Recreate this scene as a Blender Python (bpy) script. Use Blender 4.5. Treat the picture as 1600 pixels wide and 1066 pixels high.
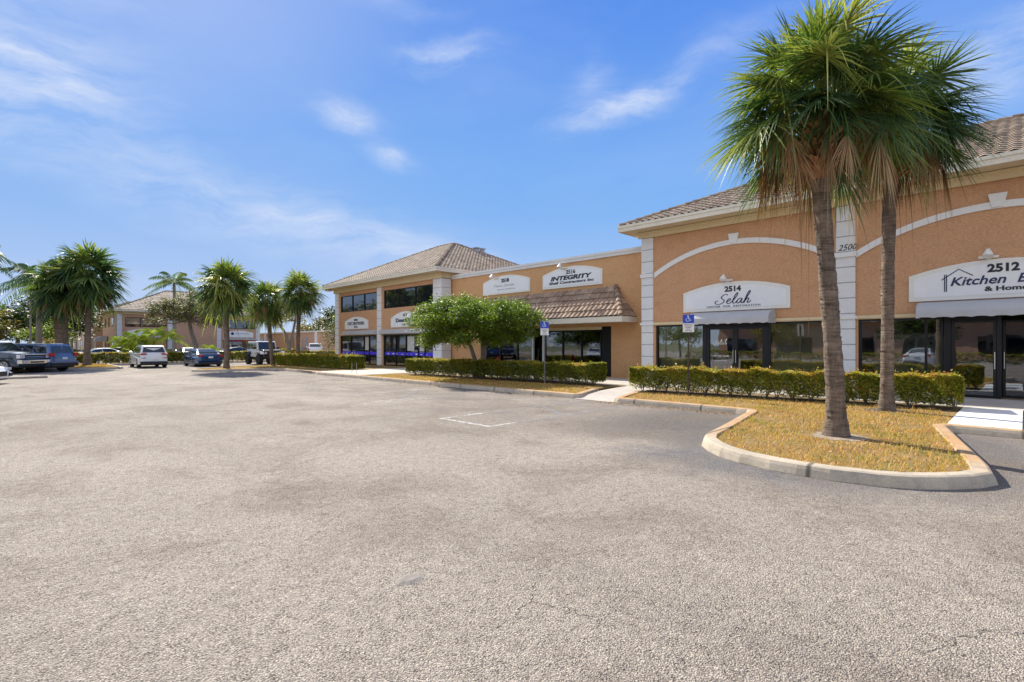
import bpy, bmesh, math, random
import numpy as np
from mathutils import Vector, Matrix
PI = math.pi
rad = math.radians
for o in list(bpy.data.objects):
    bpy.data.objects.remove(o)
scene = bpy.context.scene
col = scene.collection

# ------------------------------------------------------------------ camera
EYE = 1.70
cam_d = bpy.data.cameras.new("camera")
cam = bpy.data.objects.new("camera", cam_d)
col.objects.link(cam)
cam.location = (0, 0, EYE)
cam.rotation_euler = (rad(90), 0, rad(-45))
cam_d.sensor_width = 36
cam_d.lens = 18.0
cam_d.shift_y = 0.00375
cam_d.clip_start = 0.05
cam_d.clip_end = 5000
scene.camera = cam

# ------------------------------------------------------------------ sky, sun, exposure
SUN_EL = rad(39.0)
SUN_AZ = rad(12.5)          # clockwise from +Y
sdir_w = Vector((math.sin(SUN_AZ) * math.cos(SUN_EL), math.cos(SUN_AZ) * math.cos(SUN_EL), math.sin(SUN_EL)))
world = bpy.data.worlds.new("World")
scene.world = world
world.use_nodes = True
wt = world.node_tree
for n in list(wt.nodes):
    wt.nodes.remove(n)


class NT:
    """tiny helper for writing node trees"""
    def __init__(s, tree):
        s.t = tree

    def n(s, typ, **kw):
        nd = s.t.nodes.new(typ)
        for k, v in kw.items():
            setattr(nd, k, v)
        return nd

    def set(s, sock, v):
        if isinstance(v, bpy.types.NodeSocket):
            s.t.links.new(v, sock)
        elif v is not None:
            sock.default_value = v

    def math(s, op, a, b=None, c=None, clamp=False):
        nd = s.n('ShaderNodeMath', operation=op, use_clamp=clamp)
        s.set(nd.inputs[0], a)
        if b is not None:
            s.set(nd.inputs[1], b)
        if c is not None:
            s.set(nd.inputs[2], c)
        return nd.outputs[0]

    def vmath(s, op, a, b=None, scale=None):
        nd = s.n('ShaderNodeVectorMath', operation=op)
        s.set(nd.inputs[0], a)
        if b is not None:
            s.set(nd.inputs[1], b)
        if scale is not None:
            s.set(nd.inputs[3], scale)
        return nd.outputs['Value'] if op in ('DOT_PRODUCT', 'LENGTH', 'DISTANCE') else nd.outputs[0]

    def mix(s, fac, a, b, blend='MIX'):
        nd = s.n('ShaderNodeMix', data_type='RGBA', blend_type=blend)
        s.set(nd.inputs[0], fac)
        s.set(nd.inputs[6], a if not isinstance(a, tuple) else (*a[:3], 1))
        s.set(nd.inputs[7], b if not isinstance(b, tuple) else (*b[:3], 1))
        return nd.outputs[2]

    def ramp(s, fac, stops, interp='LINEAR'):
        nd = s.n('ShaderNodeValToRGB')
        cr = nd.color_ramp
        cr.interpolation = interp
        while len(cr.elements) > len(stops):
            cr.elements.remove(cr.elements[-1])
        while len(cr.elements) < len(stops):
            cr.elements.new(0.5)
        for e, (p, c) in zip(cr.elements, stops):
            e.position = p
            if not isinstance(c, tuple):
                c = (c, c, c)
            e.color = (*c[:3], 1)
        s.set(nd.inputs[0], fac)
        return nd.outputs[0]

    def noise(s, vec, scale, detail=4, rough=0.55, dist=0.0, out=0):
        nd = s.n('ShaderNodeTexNoise')
        s.set(nd.inputs['Vector'], vec)
        nd.inputs['Scale'].default_value = scale
        nd.inputs['Detail'].default_value = detail
        nd.inputs['Roughness'].default_value = rough
        nd.inputs['Distortion'].default_value = dist
        return nd.outputs[out]

    def voro(s, vec, scale, feature='F1', out=0, rand=1.0):
        nd = s.n('ShaderNodeTexVoronoi', feature=feature)
        s.set(nd.inputs['Vector'], vec)
        nd.inputs['Scale'].default_value = scale
        nd.inputs['Randomness'].default_value = rand
        return nd.outputs[out]

    def mapping(s, vec, scale=(1, 1, 1), rot=(0, 0, 0), loc=(0, 0, 0)):
        nd = s.n('ShaderNodeMapping')
        s.set(nd.inputs['Vector'], vec)
        nd.inputs['Scale'].default_value = scale
        nd.inputs['Rotation'].default_value = rot
        nd.inputs['Location'].default_value = loc
        return nd.outputs[0]

    def bump(s, height, strength=0.5, distance=0.01, normal=None):
        nd = s.n('ShaderNodeBump')
        s.set(nd.inputs['Height'], height)
        nd.inputs['Strength'].default_value = strength
        nd.inputs['Distance'].default_value = distance
        if normal is not None:
            s.set(nd.inputs['Normal'], normal)
        return nd.outputs[0]


W = NT(wt)
tc = W.n('ShaderNodeTexCoord')
sky = W.n('ShaderNodeTexSky', sky_type='NISHITA')
sky.sun_disc = False
sky.sun_elevation = SUN_EL
sky.sun_rotation = SUN_AZ
sky.altitude = 0
sky.air_density = 1.0
sky.dust_density = 0.35
sky.ozone_density = 3.0
d = W.vmath('NORMALIZE', tc.outputs['Generated'])
sp = W.n('ShaderNodeSeparateXYZ')
W.set(sp.inputs[0], d)
az = W.math('ARCTAN2', sp.outputs[0], sp.outputs[1])      # 0 = +Y, + towards +X
el = W.math('ARCSINE', sp.outputs[2])
cmb = W.n('ShaderNodeCombineXYZ')
W.set(cmb.inputs[0], az)
W.set(cmb.inputs[1], el)
ae = cmb.outputs[0]
warp = W.vmath('SUBTRACT', W.noise(ae, 3.0, 5, 0.6, out=1), (0.5, 0.5, 0.5))
aew = W.vmath('ADD', ae, W.vmath('SCALE', warp, scale=0.13))
# cirrus patches: centre azimuth, elevation, half sizes, tilt, strength (degrees)
CIRRUS = [
    (0.5, 21.0, 9, 4.0, -6, 0.95), (-1, 30, 12, 5, 0, .40), (14, 13, 18, 2.2, -12, .45),
    (27, 22.5, 3.2, 1.4, -3, .85), (31.5, 19.5, 2.3, 1.0, -8, .75), (38.7, 29.5, 5, 1.3, 3, .75),
    (31, 11.0, 19, 2.6, -14, .55), (42, 7.5, 9, 1.6, -12, .5), (57, 24.0, 6, 1.4, 12, .85), (53, 26, 2.5, 3, -20, .4),
    (88, 22, 8, 3.2, 25, .75), (30, 34, 8, 1.0, -4, .35), (10, 4.5, 30, 2.0, 0, .40), (66, 27, 9, 1.6, 20, .35),
    (-60, 20, 30, 8, 0, .5), (160, 25, 40, 9, 10, .5), (-130, 30, 30, 9, -10, .5),
]
tot = None
for (a0, e0, ha, he, tl, st) in CIRRUS:
    q = W.vmath('SUBTRACT', aew, (rad(a0), rad(e0), 0))
    nd = W.n('ShaderNodeVectorRotate', rotation_type='Z_AXIS')
    W.set(nd.inputs['Vector'], q)
    nd.inputs['Angle'].default_value = -rad(tl)
    q = W.vmath('MULTIPLY', nd.outputs[0], (1 / rad(ha), 1 / rad(he), 0))
    r2 = W.vmath('DOT_PRODUCT', q, q)
    g = W.math('MULTIPLY', W.math('EXPONENT', W.math('MULTIPLY', r2, -1.0)), st)
    tot = g if tot is None else W.math('ADD', tot, g)
fibre = W.noise(W.mapping(aew, scale=(2.2, 9.0, 1), rot=(0, 0, rad(14))), 2.6, 7, 0.62)
fib = W.ramp(fibre, [(0.36, 0.18), (0.68, 1.0)])
cfac = W.math('MULTIPLY', W.math('MULTIPLY', tot, fib), 1.0, clamp=True)
thin = W.math('MULTIPLY', W.ramp(W.noise(W.mapping(aew, scale=(1, 3.2, 1), rot=(0, 0, rad(20))), 1.7, 5, 0.55), [(0.45, 0.0), (0.8, 0.5)]), 0.30)
cfac = W.math('MAXIMUM', cfac, thin)
STRENGTH, EXPOSURE = 0.13, 1.0
KX = STRENGTH * 2 ** EXPOSURE


def skyv(r, g, b):
    return (r / KX, g / KX, b / KX)


# clear-day gradient, deep blue overhead to pale blue at the horizon
grad = W.ramp(sp.outputs[2], [(0.0, skyv(.58, .70, .90)), (0.06, skyv(.44, .60, .89)), (0.24, skyv(.225, .45, .89)), (0.335, skyv(.185, .405, .89)), (0.535, skyv(.105, .285, .84)), (1.0, skyv(.03, .12, .50))])
sund = W.vmath('DOT_PRODUCT', d, tuple(sdir_w))
glow = W.ramp(sund, [(0.80, 0.0), (0.94, 0.05), (1.0, 0.4)])
grad = W.mix(glow, grad, skyv(.62, .74, .97))
nis = W.mix(1.0, sky.outputs[0], (0.6, 0.8, 1.0), 'MULTIPLY')
nis = W.mix(1.0, nis, skyv(.9, .9, 1.0), 'DARKEN')
base_sky = W.mix(0.05, grad, nis)
# bright haze added in the unseen sky behind the camera, fills shaded fronts
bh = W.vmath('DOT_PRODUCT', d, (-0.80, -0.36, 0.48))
back_fill = W.math('MULTIPLY', W.ramp(bh, [(0.25, 0.0), (0.75, 1.0)]), W.ramp(W.noise(d, 2.0, 5, 0.6), [(0.3, 0.7), (0.7, 1.0)]))
base_sky = W.mix(back_fill, base_sky, skyv(1.07, 1.11, 1.20))
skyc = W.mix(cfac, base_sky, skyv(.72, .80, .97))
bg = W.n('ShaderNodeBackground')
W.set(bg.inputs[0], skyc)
bg.inputs[1].default_value = STRENGTH
wo = W.n('ShaderNodeOutputWorld')
wt.links.new(bg.outputs[0], wo.inputs[0])

sun_d = bpy.data.lights.new("sun", 'SUN')
sun_d.energy = 4.2
sun_d.angle = rad(0.5)
sun_d.color = (1.0, 0.93, 0.80)
sun = bpy.data.objects.new("sun", sun_d)
col.objects.link(sun)
sdir = Vector((math.sin(SUN_AZ) * math.cos(SUN_EL), math.cos(SUN_AZ) * math.cos(SUN_EL), math.sin(SUN_EL)))
sun.rotation_euler = sdir.to_track_quat('Z', 'Y').to_euler()
sun.location = sdir * 60

scene.view_settings.view_transform = 'Standard'
scene.view_settings.look = 'None'
scene.view_settings.gamma = 1.0
scene.view_settings.exposure = EXPOSURE
try:
    scene.cycles.max_bounces = 6
    scene.cycles.transparent_max_bounces = 12
    scene.cycles.use_denoising = True
except Exception:
    pass

# ------------------------------------------------------------------ materials
MATS = {}


def new_mat(name):
    m = bpy.data.materials.new(name)
    m.use_nodes = True
    nt = m.node_tree
    for n in list(nt.nodes):
        nt.nodes.remove(n)
    N = NT(nt)
    out = N.n('ShaderNodeOutputMaterial')
    N.bs = N.n('ShaderNodeBsdfPrincipled')
    nt.links.new(N.bs.outputs[0], out.inputs[0])
    N.out = out
    N.tc = N.n('ShaderNodeTexCoord')
    N.obj = N.tc.outputs['Object']
    MATS[name] = m
    return m, N


def flat(name, c, rough=0.5, metal=0.0, spec=0.5, var=0.0, vscale=8, bump=0.0, bscale=60, coat=0.0, emis=None):
    m, N = new_mat(name)
    colr = (*c, 1)
    if var > 0:
        n1 = N.noise(N.obj, vscale, 5, 0.6)
        f = N.ramp(n1, [(0.25, 1 - var), (0.75, 1 + var)])
        colr = N.mix(1.0, (*c, 1), f, 'MULTIPLY')
    N.set(N.bs.inputs['Base Color'], colr)
    N.bs.inputs['Roughness'].default_value = rough
    N.bs.inputs['Metallic'].default_value = metal
    N.bs.inputs['Specular IOR Level'].default_value = spec
    if coat:
        N.bs.inputs['Coat Weight'].default_value = coat
        N.bs.inputs['Coat Roughness'].default_value = 0.04
    if bump > 0:
        N.set(N.bs.inputs['Normal'], N.bump(N.noise(N.obj, bscale, 4, 0.6), bump, 0.01))
    return m


def stucco(name, c, c2=None, bump=0.5, streak=0.10, grain=0.0):
    m, N = new_mat(name)
    n1 = N.noise(N.obj, 0.7, 5, 0.6)
    n2 = N.noise(N.mapping(N.obj, scale=(1.0, 1.0, 1.9)), 13, 6, 0.72)
    n3 = N.noise(N.mapping(N.obj, scale=(0.8, 0.8, 1.5)), 2.4, 6, 0.7)
    cc = N.mix(N.ramp(n1, [(0.3, 0.0), (0.7, 1.0)]), c, c2 or tuple(x * 0.88 for x in c))
    cc = N.mix(N.ramp(n3, [(0.5, 0.0), (0.78, 1.0)]), cc, N.mix(1.0, cc, (1 - streak * 2, 1 - streak * 2.2, 1 - streak * 2.2), 'MULTIPLY'))
    cc = N.mix(1.0, cc, N.ramp(n2, [(0.3, 0.90 - grain), (0.7, 1.05 + grain * 0.8)]), 'MULTIPLY')
    N.set(N.bs.inputs['Base Color'], cc)
    N.bs.inputs['Roughness'].default_value = 0.92
    N.bs.inputs['Specular IOR Level'].default_value = 0.2
    N.set(N.bs.inputs['Normal'], N.bump(n2, bump, 0.012))
    return m


stucco('wall_tan', (0.61, 0.355, 0.205), (0.57, 0.325, 0.185), grain=0.18)
stucco('wall_tan_warm', (0.64, 0.38, 0.195), (0.60, 0.345, 0.175), grain=0.18)
stucco('wall_pink', (0.60, 0.37, 0.25))
stucco('cream', (0.72, 0.60, 0.40), (0.69, 0.57, 0.37), 0.2, 0.06)
stucco('fascia', (0.78, 0.74, 0.64), (0.74, 0.69, 0.58), 0.1, 0.07)
stucco('pilaster', (0.76, 0.77, 0.79), (0.71, 0.72, 0.74), 0.35, 0.05)
stucco('trim_white', (0.80, 0.80, 0.80), (0.77, 0.77, 0.77), 0.15, 0.03)
flat('groove', (0.34, 0.34, 0.35), 0.9)
stucco('parapet', (0.74, 0.74, 0.74), (0.68, 0.68, 0.68), 0.1, 0.08)
flat('sign_panel', (0.80, 0.82, 0.85), 0.45, var=0.03, vscale=3)
flat('sign_border', (0.78, 0.77, 0.73), 0.6, var=0.04, vscale=3)
flat('ink', (0.015, 0.017, 0.025), 0.4)
flat('ink_navy', (0.015, 0.03, 0.10), 0.4)
flat('ink_grey', (0.40, 0.42, 0.45), 0.5)
flat('letter_white', (0.85, 0.85, 0.85), 0.4)
flat('bronze', (0.022, 0.024, 0.03), 0.35, 0.6)
flat('alu', (0.62, 0.62, 0.60), 0.35, 0.8)
flat('white_metal', (0.78, 0.78, 0.76), 0.4)
flat('awning_cloth', (0.46, 0.47, 0.50), 0.8, var=0.06, vscale=2.0, bump=0.1)
flat('blind', (0.72, 0.63, 0.46), 0.8, var=0.1, vscale=3)
flat('interior', (0.16, 0.14, 0.12), 0.9, var=0.2, vscale=2)
flat('interior_light', (0.55, 0.55, 0.53), 0.8, var=0.15, vscale=3)
flat('soffit', (0.62, 0.52, 0.36), 0.9)
flat('ada_blue', (0.01, 0.07, 0.55), 0.35)
flat('sign_white', (0.78, 0.79, 0.8), 0.35)
flat('post_brown', (0.06, 0.035, 0.025), 0.6, var=0.2)
flat('post_grey', (0.16, 0.16, 0.16), 0.5, 0.5, var=0.2)
flat('vinyl_blue', (0.06, 0.04, 0.75), 0.5)
flat('tyre', (0.02, 0.02, 0.021), 0.85)
flat('rim', (0.5, 0.5, 0.52), 0.25, 0.9)
flat('rim_dark', (0.06, 0.06, 0.065), 0.3, 0.7)
flat('black_plastic', (0.025, 0.025, 0.028), 0.55)
flat('chrome', (0.72, 0.73, 0.75), 0.12, 1.0)
flat('lamp_clear', (0.7, 0.72, 0.75), 0.08, 0.3)
flat('lamp_red', (0.45, 0.012, 0.012), 0.15)
flat('lamp_orange', (0.7, 0.2, 0.02), 0.2)
flat('car_white', (0.80, 0.81, 0.83), 0.25, coat=0.8)
flat('car_navy', (0.015, 0.04, 0.13), 0.25, 0.3, coat=1.0)
flat('car_blue', (0.012, 0.05, 0.16), 0.22, 0.3, coat=1.0)
flat('car_slate', (0.03, 0.055, 0.095), 0.3, 0.5, coat=1.0)
flat('car_blue_silver', (0.10, 0.16, 0.30), 0.3, 0.5, coat=1.0)
flat('car_black', (0.012, 0.012, 0.014), 0.3, coat=0.8)
flat('car_silver', (0.45, 0.47, 0.50), 0.3, 0.7, coat=1.0)
flat('car_glass', (0.012, 0.018, 0.028), 0.04, 0.0, spec=0.9)
flat('soil', (0.10, 0.075, 0.05), 0.95, var=0.35, vscale=9, bump=0.6, bscale=35)
flat('white_slab', (0.80, 0.80, 0.80), 0.75, var=0.05, vscale=4, bump=0.15)
flat('metal_box', (0.30, 0.30, 0.31), 0.5, 0.4)
flat('hvac', (0.42, 0.44, 0.47), 0.5, 0.4)
flat('door_grey', (0.30, 0.33, 0.38), 0.5)


def glass_mat(name, tint=(0.55, 0.6, 0.62), base=0.16):
    m, N = new_mat(name)
    N.t.nodes.remove(N.bs)
    g = N.n('ShaderNodeBsdfGlossy')
    g.inputs['Roughness'].default_value = 0.012
    g.inputs['Color'].default_value = (0.86, 0.92, 1.0, 1)
    wob = N.noise(N.obj, 1.3, 2, 0.4)
    N.set(g.inputs['Normal'], N.bump(wob, 0.12, 0.02))
    t = N.n('ShaderNodeBsdfTransparent')
    t.inputs['Color'].default_value = (*tint, 1)
    fr = N.n('ShaderNodeFresnel')
    fr.inputs['IOR'].default_value = 1.5
    f = N.math('ADD', N.math('MULTIPLY', fr.outputs[0], 0.85), base, clamp=True)
    mx = N.n('ShaderNodeMixShader')
    N.set(mx.inputs[0], f)
    N.set(mx.inputs[1], t.outputs[0])
    N.set(mx.inputs[2], g.outputs[0])
    N.t.links.new(mx.outputs[0], N.out.inputs[0])
    return m


glass_mat('glass_clear', (0.66, 0.68, 0.66), 0.15)
glass_mat('glass_tint', (0.20, 0.22, 0.25), 0.12)


def dark_glass():
    m, N = new_mat('glass_dark')
    N.bs.inputs['Base Color'].default_value = (0.012, 0.014, 0.02, 1)
    N.bs.inputs['Roughness'].default_value = 0.03
    N.bs.inputs['Specular IOR Level'].default_value = 1.0
    N.bs.inputs['IOR'].default_value = 1.75
    N.set(N.bs.inputs['Normal'], N.bump(N.noise(N.obj, 0.9, 2, 0.4), 0.15, 0.03))


dark_glass()


def tile_mat(name, c_a, c_b, c_c):
    m, N = new_mat(name)
    at = N.n('ShaderNodeAttribute', attribute_name='rnd')
    c = N.ramp(at.outputs['Fac'], [(0.0, c_a), (0.5, c_b), (1.0, c_c)])
    n1 = N.noise(N.obj, 2.2, 6, 0.65)
    c = N.mix(1.0, c, N.ramp(n1, [(0.3, 0.6), (0.7, 1.15)]), 'MULTIPLY')
    n2 = N.noise(N.obj, 25, 4, 0.7)
    c = N.mix(N.ramp(n2, [(0.52, 0.0), (0.75, 0.5)]), c, (0.09, 0.085, 0.08))
    N.set(N.bs.inputs['Base Color'], c)
    N.bs.inputs['Roughness'].default_value = 0.85
    N.set(N.bs.inputs['Normal'], N.bump(n2, 0.4, 0.01))


tile_mat('roof_tile', (0.19, 0.14, 0.10), (0.31, 0.235, 0.175), (0.44, 0.355, 0.28))
tile_mat('canopy_tile', (0.24, 0.16, 0.11), (0.36, 0.25, 0.18), (0.46, 0.33, 0.24))


def asphalt():
    m, N = new_mat('asphalt')
    P = N.obj
    big = N.noise(P, 0.16, 5, 0.6)
    mid = N.noise(P, 0.9, 5, 0.65)
    fine = N.noise(P, 9, 5, 0.7)
    Pw = N.vmath('ADD', P, N.vmath('SCALE', N.vmath('SUBTRACT', N.noise(P, 30, 2, 0.5, out=1), (.5, .5, .5)), scale=0.012))
    cell = N.n('ShaderNodeTexVoronoi', feature='F1')
    N.set(cell.inputs['Vector'], N.mapping(Pw, scale=(1, 1, 0)))
    cell.inputs['Scale'].default_value = 100
    cd, cc = cell.outputs[0], cell.outputs[1]
    sep = N.n('ShaderNodeSeparateColor')
    N.set(sep.inputs[0], cc)
    cell2 = N.voro(N.mapping(Pw, scale=(1, 1, 0)), 150)
    base = N.mix(N.ramp(big, [(0.32, 0.0), (0.68, 1.0)]), (0.350, 0.310, 0.262), (0.455, 0.402, 0.345))
    # sealed, greyer lane strips in the stalls by the buildings and in the drive
    sx = N.n('ShaderNodeSeparateXYZ')
    N.set(sx.inputs[0], P)
    wobx = N.math('ADD', sx.outputs[0], N.math('MULTIPLY', N.math('SUBTRACT', N.noise(P, 0.5, 4, 0.6), 0.5), 3.2))
    stall = N.math('MULTIPLY', N.ramp(N.math('DIVIDE', wobx, 14.0), [(0.50, 0.0), (0.62, 1.0)]), N.ramp(mid, [(0.35, 0.25), (0.6, 1.0)]))
    base = N.mix(N.math('MULTIPLY', stall, 0.75), base, (0.235, 0.205, 0.185))
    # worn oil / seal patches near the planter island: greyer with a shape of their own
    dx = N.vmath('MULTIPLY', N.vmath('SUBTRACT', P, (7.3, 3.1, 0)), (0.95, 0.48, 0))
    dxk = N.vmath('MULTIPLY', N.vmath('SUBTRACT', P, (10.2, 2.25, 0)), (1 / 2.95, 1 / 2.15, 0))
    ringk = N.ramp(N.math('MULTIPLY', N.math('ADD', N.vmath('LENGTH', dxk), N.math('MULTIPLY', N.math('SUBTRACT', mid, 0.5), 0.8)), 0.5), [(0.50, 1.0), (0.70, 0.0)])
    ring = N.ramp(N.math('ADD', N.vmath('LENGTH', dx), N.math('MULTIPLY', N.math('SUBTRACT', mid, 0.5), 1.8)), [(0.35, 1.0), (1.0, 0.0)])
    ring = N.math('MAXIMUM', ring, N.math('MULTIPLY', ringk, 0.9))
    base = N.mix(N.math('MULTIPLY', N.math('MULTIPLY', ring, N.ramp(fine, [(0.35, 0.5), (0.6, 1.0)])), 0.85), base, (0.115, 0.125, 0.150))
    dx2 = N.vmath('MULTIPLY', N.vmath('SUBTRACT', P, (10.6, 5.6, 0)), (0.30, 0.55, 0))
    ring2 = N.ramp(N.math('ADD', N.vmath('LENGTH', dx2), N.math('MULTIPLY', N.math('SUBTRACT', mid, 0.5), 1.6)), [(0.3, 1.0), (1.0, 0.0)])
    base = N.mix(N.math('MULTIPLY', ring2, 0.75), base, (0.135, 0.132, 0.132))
    # worn wheel paths down the drive, oil drips and old tar smears
    wp = N.math('SINE', N.math('ADD', N.math('MULTIPLY', sx.outputs[0], 1.75), N.math('MULTIPLY', N.noise(P, 0.12, 3, 0.5), 6.0)))
    wpm = N.math('MULTIPLY', N.ramp(wp, [(0.35, 0.0), (0.95, 1.0)]), N.ramp(N.noise(N.mapping(P, scale=(1.4, 0.35, 1)), 0.8, 5, 0.65), [(0.42, 0.0), (0.62, 1.0)]))
    base = N.mix(N.math('MULTIPLY', wpm, 0.30), base, (0.205, 0.180, 0.160))
    oil = N.voro(N.mapping(N.vmath('ADD', P, N.vmath('SCALE', N.noise(P, 3.0, 4, 0.6, out=1), scale=0.35)), scale=(1, 1, 0)), 0.55)
    oilm = N.math('MULTIPLY', N.ramp(oil, [(0.05, 1.0), (0.15, 0.0)]), N.ramp(N.noise(P, 0.21, 2, 0.5), [(0.50, 0.0), (0.58, 1.0)]))
    base = N.mix(N.math('MULTIPLY', oilm, 0.6), base, (0.11, 0.095, 0.085))
    stains = N.ramp(N.noise(P, 0.55, 6, 0.68, 0.6), [(0.48, 0.0), (0.66, 1.0)])
    base = N.mix(N.math('MULTIPLY', stains, 0.72), base, (0.235, 0.195, 0.160))
    pale = N.ramp(N.noise(N.mapping(P, scale=(1.0, 0.35, 1), loc=(4, 7, 0)), 0.45, 5, 0.6, 0.8), [(0.56, 0.0), (0.74, 1.0)])
    base = N.mix(N.math('MULTIPLY', pale, 0.6), base, (0.50, 0.44, 0.37))
    # aggregate
    ag = N.ramp(sep.outputs[0], [(0.0, 0.55), (0.5, 1.0), (0.85, 1.3), (1.0, 1.8)])
    base = N.mix(0.75, base, N.mix(1.0, base, ag, 'MULTIPLY'))
    base = N.mix(N.math('MULTIPLY', sep.outputs[1], 0.22), base, N.mix(1.0, base, (1.15, 1.0, 0.88), 'MULTIPLY'))
    pits = N.ramp(cd, [(0.42, 0.0), (0.78, 1.0)])
    pitm = N.math('MULTIPLY', pits, N.ramp(fine, [(0.38, 1.0), (0.62, 0.35)]))
    base = N.mix(N.math('MULTIPLY', pitm, 0.9), base, (0.065, 0.055, 0.048))
    # cracks
    Pc = N.vmath('ADD', P, N.vmath('SCALE', N.vmath('SUBTRACT', N.noise(P, 1.1, 5, 0.65, out=1), (.5, .5, .5)), scale=1.1))
    ce = N.voro(N.mapping(Pc, scale=(1, 1, 0)), 0.33, 'DISTANCE_TO_EDGE')
    cm = N.ramp(N.noise(P, 0.35, 3, 0.5), [(0.46, 0.0), (0.58, 1.0)])
    ck = N.math('MULTIPLY', N.ramp(ce, [(0.0, 1.0), (0.0032, 0.0)]), cm)
    ce2 = N.voro(N.mapping(Pc, scale=(1, 1, 0), loc=(3.3, 1.7, 0)), 0.9, 'DISTANCE_TO_EDGE')
    cm2 = N.ramp(N.noise(P, 0.5, 3, 0.5), [(0.58, 0.0), (0.66, 1.0)])
    ck2 = N.math('MULTIPLY', N.ramp(ce2, [(0.0, 0.8), (0.007, 0.0)]), cm2)
    ck = N.math('MAXIMUM', ck, ck2)
    ck = N.math('MULTIPLY', ck, N.ramp(N.noise(P, 14, 3, 0.6), [(0.38, 0.0), (0.55, 1.0)]))
    base = N.mix(N.math('MULTIPLY', ck, 0.7), base, (0.07, 0.06, 0.05))
    N.set(N.bs.inputs['Base Color'], base)
    N.bs.inputs['Roughness'].default_value = 0.93
    N.bs.inputs['Specular IOR Level'].default_value = 0.25
    h = N.math('SUBTRACT', 1.0, cd)
    h = N.math('ADD', h, N.math('MULTIPLY', N.math('SUBTRACT', 1.0, cell2), 0.35))
    h = N.math('SUBTRACT', h, N.math('MULTIPLY', ck, 1.5))
    h = N.math('ADD', h, N.math('MULTIPLY', fine, 1.2))
    N.set(N.bs.inputs['Normal'], N.bump(h, 1.0, 0.011))


asphalt()


def ground_mats():
    m, N = new_mat('lawn')
    n1 = N.noise(N.obj, 1.3, 6, 0.7)
    n2 = N.noise(N.obj, 22, 4, 0.7)
    c = N.ramp(n1, [(0.3, (0.17, 0.095, 0.035)), (0.5, (0.30, 0.19, 0.06)), (0.72, (0.15, 0.14, 0.035))])
    c = N.mix(1.0, c, N.ramp(n2, [(0.3, 0.5), (0.7, 1.25)]), 'MULTIPLY')
    N.set(N.bs.inputs['Base Color'], c)
    N.bs.inputs['Roughness'].default_value = 0.95
    N.set(N.bs.inputs['Normal'], N.bump(n2, 0.8, 0.03))
    m, N = new_mat('far_ground')
    n1 = N.noise(N.obj, 0.05, 5, 0.6)
    N.set(N.bs.inputs['Base Color'], N.ramp(n1, [(0.35, (0.10, 0.12, 0.045)), (0.65, (0.17, 0.15, 0.07))]))
    N.bs.inputs['Roughness'].default_value = 0.95
    for nm, c in (('sidewalk', (0.52, 0.47, 0.42)), ('kerb', (0.53, 0.455, 0.355))):
        m, N = new_mat(nm)
        n1 = N.noise(N.obj, 1.1, 6, 0.68)
        n2 = N.noise(N.obj, 40, 4, 0.7)
        cc = N.mix(N.ramp(n1, [(0.35, 0.0), (0.68, 1.0)]), c, tuple(x * 0.72 for x in c))
        cc = N.mix(1.0, cc, N.ramp(n2, [(0.3, 0.82), (0.7, 1.1)]), 'MULTIPLY')
        if nm == 'kerb':
            # rust-coloured sprinkler stain on the tops
            sx = N.n('ShaderNodeSeparateXYZ')
            N.set(sx.inputs[0], N.obj)
            top = N.ramp(N.math('MULTIPLY', sx.outputs[2], 5.0), [(0.58, 0.0), (0.76, 1.0)])
            far = N.ramp(N.math('DIVIDE', sx.outputs[0], 20.0), [(0.415, 0.0), (0.46, 1.0)])
            st = N.math('MULTIPLY', N.math('MULTIPLY', top, far), N.ramp(n1, [(0.3, 0.55), (0.6, 1.0)]))
            cc = N.mix(N.math('MULTIPLY', st, 0.95), cc, (0.45, 0.255, 0.105))
            jt = N.n('ShaderNodeTexWave', wave_type='BANDS', bands_direction='Y')
            N.set(jt.inputs['Vector'], N.obj)
            jt.inputs['Scale'].default_value = 0.16
            cc = N.mix(N.ramp(jt.outputs[1], [(0.0, 0.9), (0.0012, 0.0)]), cc, (0.08, 0.07, 0.06))
            scuff = N.ramp(N.noise(N.mapping(N.obj, scale=(1, 1, 6)), 2.2, 6, 0.75), [(0.56, 0.0), (0.70, 0.45)])
            cc = N.mix(scuff, cc, (0.16, 0.145, 0.13))
            grime = N.ramp(N.noise(N.obj, 3.5, 5, 0.7), [(0.5, 0.0), (0.75, 0.7)])
            cc = N.mix(grime, cc, (0.22, 0.19, 0.16))
        N.set(N.bs.inputs['Base Color'], cc)
        N.bs.inputs['Roughness'].default_value = 0.9
        N.set(N.bs.inputs['Normal'], N.bump(n2, 0.35, 0.008))
    m, N = new_mat('road_paint')
    n = N.noise(N.obj, 9, 6, 0.75)
    N.bs.inputs['Base Color'].default_value = (0.72, 0.72, 0.71, 1)
    N.bs.inputs['Roughness'].default_value = 0.8
    N.set(N.bs.inputs['Alpha'], N.ramp(n, [(0.40, 0.15), (0.62, 0.75)]))
    for nm, cc, a in (('road_paint_worn', (0.66, 0.65, 0.62), 0.8), ('road_paint_blue', (0.34, 0.42, 0.52), 0.45)):
        m, N = new_mat(nm)
        n = N.noise(N.obj, 7, 6, 0.8)
        N.bs.inputs['Base Color'].default_value = (*cc, 1)
        N.bs.inputs['Roughness'].default_value = 0.85
        N.set(N.bs.inputs['Alpha'], N.ramp(n, [(0.45, 0.02), (0.62, a)]))


ground_mats()


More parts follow.
